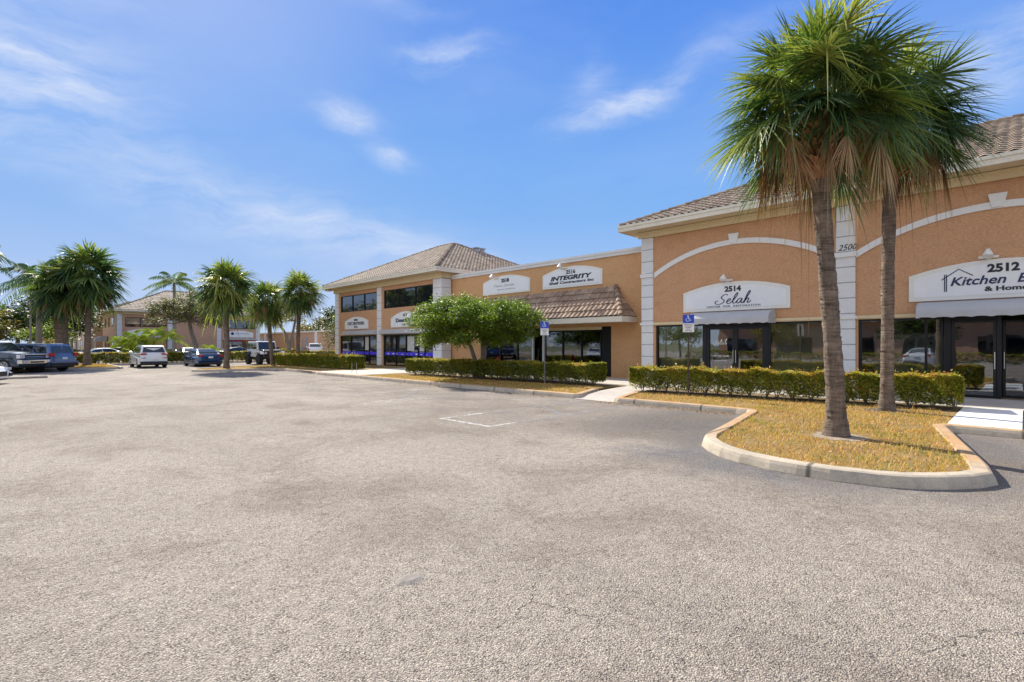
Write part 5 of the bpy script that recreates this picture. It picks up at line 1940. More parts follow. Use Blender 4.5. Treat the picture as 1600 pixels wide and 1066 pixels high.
# ------------------------------------------------------------------ pink one-storey building behind the pickup
pb = empty('flat_roofed_pink_building', (36.0, 112.0, 0), R90, 'long low pink building with flat roof behind the white pickup', 'building')
shell(pb, 0.0, 46.0, 0.0, 14.0, 0.0, 3.75, [], 'wall_pink', th=0.3)
k = MB()
k.box(-0.1, 46.1, -0.15, 0.32, 3.75, 4.0)
k.build('parapet_cap', 'fascia', pb)
for u in (31.2, 9.0):
    k = MB()
    k.box(u, u + 0.8, -0.18, -0.002, 0, 3.74)
    k.build('pilaster', 'pilaster', pb)
for (u, w_, z0_, z1_) in ((5.5, 2.4, 2.1, 2.9), (10.5, 2.4, 2.1, 2.9), (18.8, 1.4, 2.1, 2.9)):
    k = MB()
    k.box(u, u + w_, -0.04, -0.003, z0_, z1_)
    k.build('window', 'glass_dark', pb)
for (u, w_) in ((22.0, 0.7), (27.2, 1.0)):
    k = MB()
    k.box(u, u + w_, -0.05, -0.003, 0.1, 3.0)
    k.build('door', 'palm_boot' if w_ < 0.8 else 'door_grey', pb)
k = MB()
k.box(27.0, 28.5, -0.9, -0.1, 0.0, 1.3)
k.tube([(27.3, -0.5, 1.3), (27.3, -0.5, 2.9)], 0.05, 6)
tagp(k.build('utility_box', 'metal_box', loc=(36.0, 112.0, 0), rz=R90), 'grey utility box with a pipe against the pink building', 'utility box')

# ------------------------------------------------------------------ accessible-parking signs
def ada_sign(loc, rz, label, post='post_brown', tilt=0.0):
    r = empty('parking_sign', loc, rz, label, 'sign', 'accessible parking signs on posts')
    k = MB()
    k.box(-0.022, 0.022, 0.0, 0.03, 0, 2.48)
    for i in range(16):
        k.box(-0.006, 0.006, -0.002, 0.0, 0.3 + i * 0.12, 0.33 + i * 0.12)
    k.build('post', post, r)
    k = MB()
    k.box(-0.165, 0.165, -0.012, -0.004, 2.26, 2.52)
    p = k.build('plate', 'ada_blue', r, bevel=0.003)
    k = MB()
    k.box(-0.166, 0.166, -0.0035, -0.001, 1.98, 2.52)
    k.build('plate_back', 'alu', r)
    s = MB()
    s.lathe([(0.001, -0.0165), (0.022, -0.0165), (0.022, -0.0125), (0.001, -0.0125)], 12, 'y', (-0.012, 0, 2.475))
    stroke(s, [(-0.014, 2.450), (-0.006, 2.392), (0.036, 2.388), (0.056, 2.340), (0.078, 2.346)], 0.017, -0.0145, sm=False)
    stroke(s, [(-0.010, 2.425), (0.030, 2.425)], 0.014, -0.0147, sm=False)
    stroke(s, [(-0.022 + 0.052 * math.cos(a), 2.365 + 0.050 * math.sin(a)) for a in [rad(120 + 25 * q) for q in range(10)]], 0.013, -0.0149, sm=False)
    s.build('wheelchair_symbol', 'letter_white', p)
    k = MB()
    k.box(-0.165, 0.165, -0.012, -0.004, 1.98, 2.255)
    p2 = k.build('plate', 'sign_white', r, bevel=0.003)
    for i, (tx, w_) in enumerate((('PARKING BY', .25), ('DISABLED', .22), ('PERMIT', .17), ('ONLY', .13), ('$250 FINE', .2))):
        text_obj('lettering', tx, 0.028, p2, (0, -0.0135, 2.205 - i * 0.048), 'ink', bold=0.01, width=w_, depth=0.002)
    return r


ada_sign((15.02, 7.32, 0.11), rad(-62), 'blue accessible parking sign on a dark post before the hedge of the 2514 shop')
ada_sign((15.62, 13.75, 0.11), rad(-55), 'blue accessible parking sign on a thin grey post beside the round-topped tree', 'post_grey')

# small red hydrant cap behind the long hedge, thin stakes by the walk
k = MB()
k.lathe([(0.10, 0), (0.10, 0.55), (0.14, 0.56), (0.14, 0.62), (0.10, 0.64), (0.11, 0.80), (0.07, 0.90), (0.03, 0.95), (0.02, 1.0)], 14)
k.tube([(-0.18, 0, 0.68), (0.18, 0, 0.68)], 0.05, 8)
tagp(k.build('fire_hydrant', 'lamp_red', loc=(18.3, 19.3, 0.13), smooth=False), 'red hydrant top peeping over the long hedge', 'hydrant')
for i, (x, y) in enumerate(((13.4, 25.6), (13.45, 25.2))):
    k = MB()
    k.tube([(0, 0, 0), (0.01, 0, 0.62)], 0.011, 5)
    tagp(k.build('thin_stake', 'alu', loc=(x, y, 0.12)), 'thin pale stake standing in the concrete walk, ' + ('left one of two' if i == 0 else 'right one of two'), 'stake', 'thin stakes by the walk')
# wheel stop seen behind the white car at the left edge
k = MB()
k.prism_v([(-0.9, 0), (0.9, 0), (0.87, 0.11), (-0.87, 0.11)], -0.09, 0.09)
tagp(k.build('wheel_stop', 'kerb', loc=(0.85, 35.6, 0.0), fix=True, bevel=0.02), 'short concrete wheel stop beside the slate pickup', 'wheel stop')


# ------------------------------------------------------------------ vehicles (x = forward, y = left)
def wheel(parent, x, y, r, w=0.22, rim='rim', spokes=5):
    out = 1 if y > 0 else -1
    k = MB()
    k.lathe([(r * 0.60, -w / 2), (r * 0.93, -w / 2), (r, -w * 0.36), (r, w * 0.36), (r * 0.93, w / 2), (r * 0.60, w / 2)], 26, 'y')
    t = k.build('wheel', 'tyre', parent, smooth=False, fix=True)
    t.location = (x, y, r)
    q = MB()
    q.lathe([(r * 0.16, out * w * 0.42), (r * 0.18, out * w * 0.50), (r * 0.04, out * w * 0.51)], 14, 'y')
    q.lathe([(r * 0.56, out * w * 0.36), (r * 0.62, out * w * 0.52), (r * 0.66, out * w * 0.50)], 26, 'y')
    for i in range(spokes):
        a = 2 * PI * i / spokes
        for da in (-0.13, 0.13):
            c, s_ = math.cos(a + da), math.sin(a + da)
            c2, s2 = math.cos(a), math.sin(a)
            q.tube([(c2 * r * 0.14, out * w * 0.47, s2 * r * 0.14), (c * r * 0.60, out * w * 0.49, s_ * r * 0.60)], [r * 0.06, r * 0.05], 5)
    q.build('rim', rim, t)
    h = MB()
    h.lathe([(r * 0.60, -w * 0.1), (r * 0.60, w * 0.1)], 20, 'y')
    h.build('hub', 'rim_dark', t)


def car(name, label, cat, loc, heading, spec, group='cars parked in the lot'):
    """spec: L, W, paint, body outline (x,z) from rear-bottom over the top to front-bottom, cabin outline, wheels, lights"""
    S = spec
    root = empty(name, loc, heading, label, cat, group)
    L, Wd = S['L'], S['W']
    top = S['body']
    rw = S['rw']
    zs = S['sill']
    xr, xf = S['axles']
    ra = rw * 1.13

    def arc_pts(xc):
        a0 = math.asin(max(-1, min(1, (zs - rw) / ra)))
        A = [PI - a0 - (PI - 2 * a0) * i / 12 for i in range(13)]
        return [(xc + ra * math.cos(a), rw + ra * math.sin(a)) for a in A]
    fr_arc = list(reversed(arc_pts(xf)))
    re_arc = list(reversed(arc_pts(xr)))
    poly = top + fr_arc + re_arc
    ztop = max(p[1] for p in top)

    def shape(f):
        """outline for slice f in [-1,1]"""
        a = abs(f)
        out = []
        for (x, z) in poly:
            k = max(0.0, (abs(x) / (L / 2) - 0.72) / 0.28)
            x2 = x * (1 - 0.025 * max(0, (a - 0.75) / 0.25) ** 2 * (1 if k > 0 else 0))
            y = f * Wd / 2 * (1 - S.get('taper', 0.11) * k ** 2)
            zz = z
            if z > 0.62 * ztop:
                zz = z - 0.05 * max(0, (a - 0.7) / 0.3) ** 2
            y *= 1 - 0.05 * max(0, (z - ztop * 0.55) / ztop) * 2 - 0.03 * max(0, (0.42 - z))
            out.append((x2, y, zz))
        return out
    mb = MB()
    fs_ = [-1, -0.985, -0.93, -0.8, -0.4, 0, 0.4, 0.8, 0.93, 0.985, 1]
    n = len(poly)
    for f in fs_:
        mb.v.extend(shape(f)); mb.r.extend([.5] * n)
    for i in range(len(fs_) - 1):
        for j in range(n):
            mb.f.append((i * n + j, i * n + (j + 1) % n, (i + 1) * n + (j + 1) % n, (i + 1) * n + j))
    mb.f.append(tuple(range(n)))
    mb.f.append(tuple(reversed(range((len(fs_) - 1) * n, len(fs_) * n))))
    body = mb.build('body', S['paint'], root, fix=True)
    # dark underside / wheel wells
    k = MB()
    k.box(-L / 2 * 0.93, L / 2 * 0.93, -Wd / 2 * 0.86, Wd / 2 * 0.86, zs - 0.06, zs + 0.30)
    k.build('underside', 'black_plastic', root)
    # cabin
    cab = S['cabin']
    zb, zt = min(p[1] for p in cab), max(p[1] for p in cab)
    tum = S.get('tumble', 0.20)

    def cy(z, f=1.0):
        return f * (Wd / 2 - 0.045) * (1 - 0.05) * (1 - tum * max(0, (z - zb)) / (zt - zb))
    mb = MB()
    m_ = len(cab)
    cf = [-1, -0.9, 0, 0.9, 1]
    for f in cf:
        for (x, z) in cab:
            mb.v.append((x * (1 - 0.02 * abs(f) ** 4), cy(z, f), z - (0.035 * max(0, abs(f) - 0.9) / 0.1 if z > zb + 0.6 * (zt - zb) else 0)))
            mb.r.append(.5)
    for i in range(len(cf) - 1):
        for j in range(m_):
            mb.f.append((i * m_ + j, i * m_ + (j + 1) % m_, (i + 1) * m_ + (j + 1) % m_, (i + 1) * m_ + j))
    mb.f.append(tuple(range(m_)))
    mb.f.append(tuple(reversed(range((len(cf) - 1) * m_, len(cf) * m_))))
    cabin = mb.build('cabin', S.get('cabin_paint', S['paint']), root, fix=True)
    for wpoly in S['side_glass']:
        for sg in (-1, 1):
            g = MB()
            vs = [(x, sg * (cy(z) + 0.012), z) for (x, z) in wpoly]
            g.add(vs, [tuple(range(len(vs))) if sg < 0 else tuple(reversed(range(len(vs))))])
            o = g.build('window', 'car_glass', root)
            m = o.modifiers.new('solid', 'SOLIDIFY'); m.thickness = 0.01; m.offset = 0
    for nm, (xa, za, xb, zb2) in S['end_glass']:
        g = MB()
        dx, dz = xb - xa, zb2 - za
        ln = math.hypot(dx, dz)
        nx, nz = (dz / ln, -dx / ln)
        if nm == 'rear_window':
            nx, nz = -abs(nx), abs(nz)
        else:
            nx, nz = abs(nx), abs(nz)
        o_ = 0.014
        vs = []
        for (x, z, kf) in ((xa, za, 0.86), (xb, zb2, 0.84)):
            for sg in (-1, -0.5, 0, 0.5, 1):
                vs.append((x + nx * o_, cy(z, kf * sg), z + nz * o_))
        fs2 = [(i, i + 1, 6 + i, 5 + i) for i in range(4)]
        g.add(vs, fs2)
        o = g.build(nm, 'car_glass', root)
        m = o.modifiers.new('solid', 'SOLIDIFY'); m.thickness = 0.012; m.offset = 0
    for x in (xr, xf):
        for sg in (-1, 1):
            wheel(root, x, sg * (Wd / 2 - 0.13), rw, S.get('ww', 0.23), S.get('rim', 'rim'), S.get('spokes', 5))
    for (nm, mat, bx) in S['bits']:
        k = MB()
        k.box(*bx)
        k.build(nm, mat, root, bevel=0.015)
    for sg in (-1, 1):
        k = MB()
        xm = S['mirror']
        k.box(xm - 0.10, xm + 0.10, sg * (Wd / 2 - 0.05), sg * (Wd / 2 + 0.15), zb + 0.02, zb + 0.20)
        k.build('wing_mirror', S.get('mirror_mat', S['paint']), root, bevel=0.03)
    return root


def bits_both(nm, mat, x0, x1, y0, y1, z0, z1):
    return [(nm, mat, (x0, x1, y0, y1, z0, z1)), (nm, mat, (x0, x1, -y1, -y0, z0, z1))]


SUV = dict(L=4.5, W=1.86, sill=0.26, rw=0.35, axles=(-1.35, 1.32), paint='car_white', tumble=0.20,
           body=[(-2.18, 0.30), (-2.25, 0.50), (-2.24, 0.78), (-2.16, 1.02), (-2.0, 1.10), (0.95, 1.06), (1.6, 1.02), (2.05, 0.92), (2.2, 0.78), (2.25, 0.50), (2.2, 0.28)],
           cabin=[(-2.12, 1.02), (-1.92, 1.45), (-1.72, 1.60), (-0.9, 1.67), (0.0, 1.655), (0.45, 1.58), (1.22, 1.03)],
           side_glass=[[(-1.75, 1.13), (-1.62, 1.44), (-1.10, 1.53), (-1.05, 1.11)], [(-0.98, 1.11), (-1.02, 1.54), (-0.18, 1.56), (-0.12, 1.10)], [(-0.05, 1.10), (-0.1, 1.56), (0.40, 1.50), (0.98, 1.09)]],
           end_glass=[('rear_window', (-2.06, 1.14, -1.86, 1.48)), ('windshield', (1.08, 1.12, 0.52, 1.53))],
           bits=bits_both('tail_light', 'lamp_red', -2.26, -2.05, 0.46, 0.86, 0.98, 1.08) + bits_both('reflector', 'lamp_red', -2.285, -2.22, 0.50, 0.80, 0.72, 0.76)
           + [('bumper', 'black_plastic', (-2.32, -2.08, -0.84, 0.84, 0.28, 0.48)), ('number_plate', 'sign_white', (-2.29, -2.24, -0.16, 0.16, 0.60, 0.74)), ('spoiler', 'car_white', (-2.02, -1.72, -0.62, 0.62, 1.575, 1.61))]
           + bits_both('roof_rail', 'alu', -1.5, 0.1, 0.62, 0.66, 1.62, 1.68) + bits_both('headlight', 'lamp_clear', 2.05, 2.22, 0.52, 0.82, 0.74, 0.86), mirror=0.85)
car('parked_hatchback', 'white compact SUV seen from behind with slim red tail lights, by the left island', 'car', (8.05, 47.6, 0), rad(90), SUV)

SEDAN = dict(L=4.75, W=1.86, sill=0.20, rw=0.335, axles=(-1.42, 1.42), paint='car_blue', tumble=0.24,
             body=[(-2.28, 0.26), (-2.37, 0.48), (-2.36, 0.80), (-2.27, 0.98), (-1.75, 1.02), (-0.8, 0.98), (1.0, 0.94), (1.75, 0.86), (2.2, 0.70), (2.37, 0.52), (2.33, 0.24)],
             cabin=[(-1.95, 0.96), (-1.35, 1.22), (-0.8, 1.36), (-0.2, 1.41), (0.3, 1.39), (0.75, 1.24), (1.35, 0.93)],
             side_glass=[[(-1.35, 1.03), (-1.05, 1.22), (-0.45, 1.31), (-0.42, 1.02)], [(-0.36, 1.02), (-0.38, 1.32), (0.25, 1.31), (0.6, 1.21), (0.95, 1.0)]],
             end_glass=[('rear_window', (-1.72, 1.08, -0.98, 1.34)), ('windshield', (1.2, 1.02, 0.50, 1.34))],
             bits=bits_both('tail_light', 'lamp_red', -2.385, -2.2, 0.55, 0.84, 0.80, 0.92)
             + [('bumper', 'black_plastic', (-2.40, -2.2, -0.80, 0.80, 0.22, 0.36)), ('number_plate', 'sign_white', (-2.40, -2.34, -0.16, 0.16, 0.66, 0.80))]
             + bits_both('headlight', 'lamp_clear', 2.1, 2.33, 0.5, 0.82, 0.62, 0.72), mirror=0.75, mirror_mat='car_blue')
car('parked_sedan', 'glossy dark blue sedan seen from behind with a white number plate', 'car', (11.6, 47.1, 0), rad(90), SEDAN)


def variant(base, **kw):
    d_ = dict(base)
    d_.update(kw)
    return d_


PICK = dict(L=5.8, W=2.03, sill=0.42, rw=0.43, axles=(-1.85, 1.95), paint='car_slate', tumble=0.16, taper=0.05, ww=0.28, rim='rim', spokes=6,
            body=[(-2.86, 0.52), (-2.9, 0.70), (-2.88, 1.28), (-2.80, 1.34), (-0.95, 1.33), (1.0, 1.30), (1.4, 1.32), (2.3, 1.27), (2.70, 1.20), (2.84, 1.08), (2.90, 0.60), (2.84, 0.46)],
            cabin=[(-0.98, 1.28), (-0.85, 1.86), (-0.65, 1.92), (0.55, 1.92), (0.80, 1.86), (1.52, 1.28)],
            side_glass=[[(-0.78, 1.38), (-0.72, 1.78), (-0.05, 1.80), (-0.02, 1.37)], [(0.05, 1.37), (0.02, 1.80), (0.62, 1.78), (1.22, 1.36)]],
            end_glass=[('rear_window', (-0.96, 1.42, -0.87, 1.80)), ('windshield', (1.40, 1.38, 0.86, 1.81))],
            bits=[('grille', 'black_plastic', (2.80, 2.915, -0.66, 0.66, 0.84, 1.14)), ('grille_bar', 'chrome', (2.90, 2.935, -0.70, 0.70, 1.10, 1.16)), ('grille_bar', 'chrome', (2.90, 2.93, -0.66, 0.66, 0.98, 1.01)),
                  ('grille_bar', 'chrome', (2.90, 2.93, -0.66, 0.66, 0.90, 0.92)),
                  ('bumper', 'chrome', (2.72, 3.02, -0.98, 0.98, 0.58, 0.80)), ('bumper_intake', 'black_plastic', (2.95, 3.03, -0.45, 0.45, 0.62, 0.72)), ('number_plate', 'sign_white', (-2.95, -2.9, -0.16, 0.16, 0.6, 0.74)),
                  ('rear_bumper', 'chrome', (-3.02, -2.8, -0.95, 0.95, 0.50, 0.66))]
            + bits_both('headlight', 'lamp_clear', 2.66, 2.90, 0.68, 0.98, 0.90, 1.12) + bits_both('fog_lamp', 'lamp_clear', 2.98, 3.03, 0.62, 0.84, 0.64, 0.74)
            + bits_both('tail_light', 'lamp_red', -2.92, -2.75, 0.86, 1.005, 0.82, 1.22) + bits_both('wheel_flare', 'black_plastic', 1.45, 2.45, 0.985, 1.03, 0.88, 0.95), mirror=1.15, mirror_mat='chrome')
hd = rad(-44)
car('pickup_truck', 'slate-blue pickup with chrome bumper facing the lot at the left edge', 'pickup truck',
    (1.55 - 2.95 * math.cos(hd), 42.0 - 2.95 * math.sin(hd), 0), hd, PICK)
car('pickup_truck', 'white pickup parked before the pink building behind the hedge', 'pickup truck', (32.0, 72.0, 0), rad(68), variant(PICK, paint='car_white', mirror_mat='car_white'))
LSUV = variant(SUV, L=4.95, W=1.98, paint='car_blue_silver', mirror_mat='car_blue_silver', sill=0.32, rw=0.38, axles=(-1.5, 1.45),
               body=[(-2.40, 0.38), (-2.47, 0.55), (-2.46, 0.86), (-2.40, 1.10), (-2.28, 1.16), (1.15, 1.12), (1.8, 1.08), (2.3, 0.98), (2.42, 0.8), (2.47, 0.55), (2.42, 0.34)],
               cabin=[(-2.38, 1.08), (-2.22, 1.60), (-2.05, 1.74), (-1.0, 1.79), (0.15, 1.77), (0.55, 1.68), (1.35, 1.08)],
               side_glass=[[(-2.05, 1.2), (-1.95, 1.58), (-1.25, 1.65), (-1.2, 1.18)], [(-1.12, 1.18), (-1.15, 1.66), (-0.2, 1.67), (-0.15, 1.17)], [(-0.06, 1.17), (-0.1, 1.67), (0.5, 1.60), (1.1, 1.16)]],
               end_glass=[('rear_window', (-2.33, 1.18, -2.19, 1.62)), ('windshield', (1.2, 1.18, 0.62, 1.63))],
               bits=bits_both('tail_light', 'lamp_red', -2.48, -2.3, 0.70, 0.955, 0.98, 1.20) + [('bumper', 'black_plastic', (-2.54, -2.3, -0.9, 0.9, 0.34, 0.56)), ('bumper_trim', 'car_blue_silver', (-2.55, -2.4, -0.92, 0.92, 0.561, 0.66)),
                                                                                                ('number_plate', 'sign_white', (-2.50, -2.45, -0.17, 0.17, 0.78, 0.93))]
               + bits_both('roof_rail', 'alu', -1.7, 0.2, 0.68, 0.72, 1.74, 1.80) + bits_both('headlight', 'lamp_clear', 2.25, 2.42, 0.55, 0.85, 0.8, 0.93), mirror=0.95)
hd2 = rad(134)
car('parked_suv', 'large silver-blue SUV seen from its rear corner beside the slate pickup', 'car', (2.95 + 2.5 * math.cos(hd2), 44.1 - 1.0 + 2.5 * math.sin(hd2), 0), hd2, LSUV)
WH = variant(SEDAN, paint='car_white', mirror_mat='car_white', sill=0.22,
             bits=bits_both('headlight', 'lamp_clear', 2.05, 2.33, 0.55, 0.86, 0.60, 0.70) + bits_both('air_intake', 'black_plastic', 2.2, 2.40, 0.58, 0.80, 0.32, 0.48) + [('grille', 'black_plastic', (2.2, 2.39, -0.4, 0.4, 0.34, 0.56))]
             + bits_both('tail_light', 'lamp_red', -2.385, -2.2, 0.55, 0.84, 0.80, 0.92))
hd3 = rad(-25)
car('parked_sedan', 'white car whose nose shows at the left edge, nearest of all cars', 'car', (-0.02 - 2.3 * math.cos(hd3), 31.2 - 2.3 * math.sin(hd3), 0), hd3, WH)
car('parked_sedan', 'white sedan roof showing over the hedge left of the compact SUV', 'car', (7.0, 62.0, 0), rad(15), variant(SEDAN, paint='car_white', mirror_mat='car_white'))
car('parked_sedan', 'silver sedan roof showing over the hedge behind the dark blue sedan', 'car', (14.4, 64.0, 0), rad(88), variant(SEDAN, paint='car_silver', mirror_mat='car_silver'))
car('parked_sedan', 'dark car behind the hedge before the far shop with a red banner', 'car', (20.0, 66.5, 0), rad(10), variant(SEDAN, paint='car_black', mirror_mat='car_black'))
car('parked_sedan', 'black car behind the hedge under the blank far sign', 'car', (9.4, 74.0, 0), rad(8), variant(SEDAN, paint='car_black', mirror_mat='car_black'))

# --- white and black off-roader (x forward)
jr = empty('off_road_car', (16.45, 47.2, 0), rad(-91), 'white boxy off-road car with black bonnet and big tyres, facing the camera behind the palms', 'car', 'cars parked in the lot')
jr.scale = (1.06, 1.06, 1.06)
k = MB()
k.box(-1.95, 0.62, -0.78, 0.78, 0.62, 1.20)
k.build('body', 'car_white', jr, bevel=0.04)
k = MB()
k.prism_v([(0.625, 0.70), (1.85, 0.72), (1.88, 1.10), (1.80, 1.18), (0.625, 1.26)], -0.66, 0.66)
k.build('bonnet', 'car_black', jr, fix=True, bevel=0.04)
k = MB()
k.prism_v([(-1.93, 1.205), (-1.88, 1.86), (-1.80, 1.92), (0.25, 1.90), (0.35, 1.86), (0.60, 1.205)], -0.74, 0.74)
k.build('cabin', 'car_white', jr, fix=True, bevel=0.03)
for (xa, xb) in ((-1.80, -1.12), (-1.02, -0.38), (-0.28, 0.34)):
    for sg in (-1, 1):
        k = MB()
        k.box(xa, xb, sg * 0.742, sg * 0.752, 1.28, 1.74)
        k.build('window', 'car_glass', jr)
k = MB()
k.add([(0.615, -0.66, 1.26), (0.615, 0.66, 1.26), (0.385, 0.63, 1.82), (0.385, -0.63, 1.82)], [(0, 1, 2, 3)])
o = k.build('windshield', 'car_glass', jr)
m = o.modifiers.new('solid', 'SOLIDIFY'); m.thickness = 0.02; m.offset = 1
k = MB()
k.box(1.885, 1.91, -0.46, 0.46, 0.74, 1.12)
gr = k.build('grille', 'black_plastic', jr, bevel=0.01)
for i in range(7):
    k = MB()
    yy = -0.33 + i * 0.11
    k.box(1.912, 1.93, yy - 0.022, yy + 0.022, 0.80, 1.06)
    k.build('slot', 'rim_dark', gr)
for sg in (-1, 1):
    k = MB()
    k.lathe([(0.02, 1.90), (0.10, 1.90), (0.105, 1.95), (0.06, 1.965), (0.01, 1.97)], 16)
    # turn lathe from z to x
    k.v = [(p[2], p[1] + sg * 0.54, p[0] + 0.95) for p in k.v]
    k.build('headlight', 'lamp_clear', jr, fix=True)
    k = MB()
    k.prism_v([(0.62, 0.98), (0.85, 1.10), (1.75, 1.08), (1.98, 0.90), (1.98, 0.85), (1.70, 1.0), (0.92, 1.02), (0.66, 0.88)], sg * 0.67, sg * 0.97)
    k.build('mudguard', 'car_white' if sg < 0 else 'car_white', jr, fix=True)
    k = MB()
    k.prism_v([(-1.98, 0.90), (-1.75, 1.06), (-0.95, 1.06), (-0.75, 0.85), (-0.80, 0.82), (-1.0, 0.98), (-1.7, 0.98), (-1.93, 0.84)], sg * 0.78, sg * 0.96)
    k.build('mudguard', 'black_plastic', jr, fix=True)
    k = MB()
    k.box(0.30, 0.46, sg * 0.82, sg * 1.02, 1.26, 1.46)
    k.build('wing_mirror', 'black_plastic', jr, bevel=0.02)
    for x in (-1.35, 1.30):
        wheel(jr, x, sg * 0.82, 0.45, 0.32, 'rim_dark', 5)
k = MB()
k.box(2.02, 2.20, -0.80, 0.80, 0.56, 0.74)
k.tube([(2.1, -0.4, 0.7), (2.12, -0.36, 0.98), (2.12, 0.36, 0.98), (2.1, 0.4, 0.7)], 0.03, 8)
k.build('bumper', 'black_plastic', jr, bevel=0.02)
k = MB()
k.box(-1.9, 2.05, -0.55, 0.55, 0.45, 0.62)
k.build('chassis', 'black_plastic', jr)

# ------------------------------------------------------------------ what stands behind the photographer (seen mirrored in the shop glass)
bb = empty('opposite_building', (-34.0, -30.0, 0), rad(90), 'tan building with a tiled roof across the lot, mirrored in the shop windows', 'building')
shell(bb, 0.0, 62.0, 0.0, 12.0, 0.0, 4.6, [], 'wall_pink')
hip_roof(bb, -0.6, 62.6, -0.8, 12.8, 4.8, 0.40, period=0.6, sub=3, course=0.8)
for i in range(9):
    k = MB()
    k.box(2 + i * 6.8, 6.2 + i * 6.8, -0.04, -0.003, 0.5, 2.6)
    k.build('window', 'glass_dark', bb)
for i, (x, y, k_, sc_) in enumerate(((-27, 8, 0, 0.8), (-25, -4, 2, 0.75), (-28, 22, 1, 0.85), (-24, -17, 0, 0.8), (-26, 34, 2, 0.8))):
    o = copy_tree(protoT[k_])
    o.location = (x, y, 0)
    o.scale = (sc_, sc_, sc_)
    o['group'] = 'trees across the lot behind the camera'
    o['label'] = ['first', 'second', 'third', 'fourth', 'fifth'][i] + ' tree before the opposite building, seen only mirrored in shop glass'
for i, (x, y, k_, sc_) in enumerate(((-9, 46, 0, 1.0), (-13, 60, 1, 1.1), (-8, 70, 0, 1.15), (-16, 84, 2, 1.2), (-9, 96, 0, 1.35), (-20, 74, 0, 1.2))):
    o = copy_tree(protoT[k_])
    o.location = (x, y, 0)
    o.scale = (sc_, sc_, sc_)
    o['group'] = 'trees left of the frame'
    o['label'] = ['nearest', 'second', 'third', 'fourth', 'fifth', 'farthest'][i] + ' tree left of the frame, seen only mirrored in dark shop windows'
hedge((-20.0, -14), (-20.0, 30), 1.0, 0.0, 0.9, 'hedge across the lot seen only mirrored in the shop windows', 160, 0.14, 12, leg=0.05, stems=False)
car('parked_suv', 'silver SUV across the lot, mirrored in the 2512 shop window', 'car', (-8.0, -3.2, 0), rad(180), variant(SUV, paint='car_silver', mirror_mat='car_silver'))
car('parked_sedan', 'white sedan across the lot, mirrored in the 2514 shop window', 'car', (-9.0, 5.6, 0), rad(180), variant(SEDAN, paint='car_white', mirror_mat='car_white'))


# ------------------------------------------------------------------ grass blades on the verges
def poly_mask(P, poly):
    x, y = P[:, 0], P[:, 1]
    inside = np.zeros(len(P), bool)
    n = len(poly)
    j = n - 1
    for i in range(n):
        xi, yi = poly[i]
        xj, yj = poly[j]
        c = ((yi > y) != (yj > y)) & (x < (xj - xi) * (y - yi) / (yj - yi + 1e-12) + xi)
        inside ^= c
        j = i
    return inside


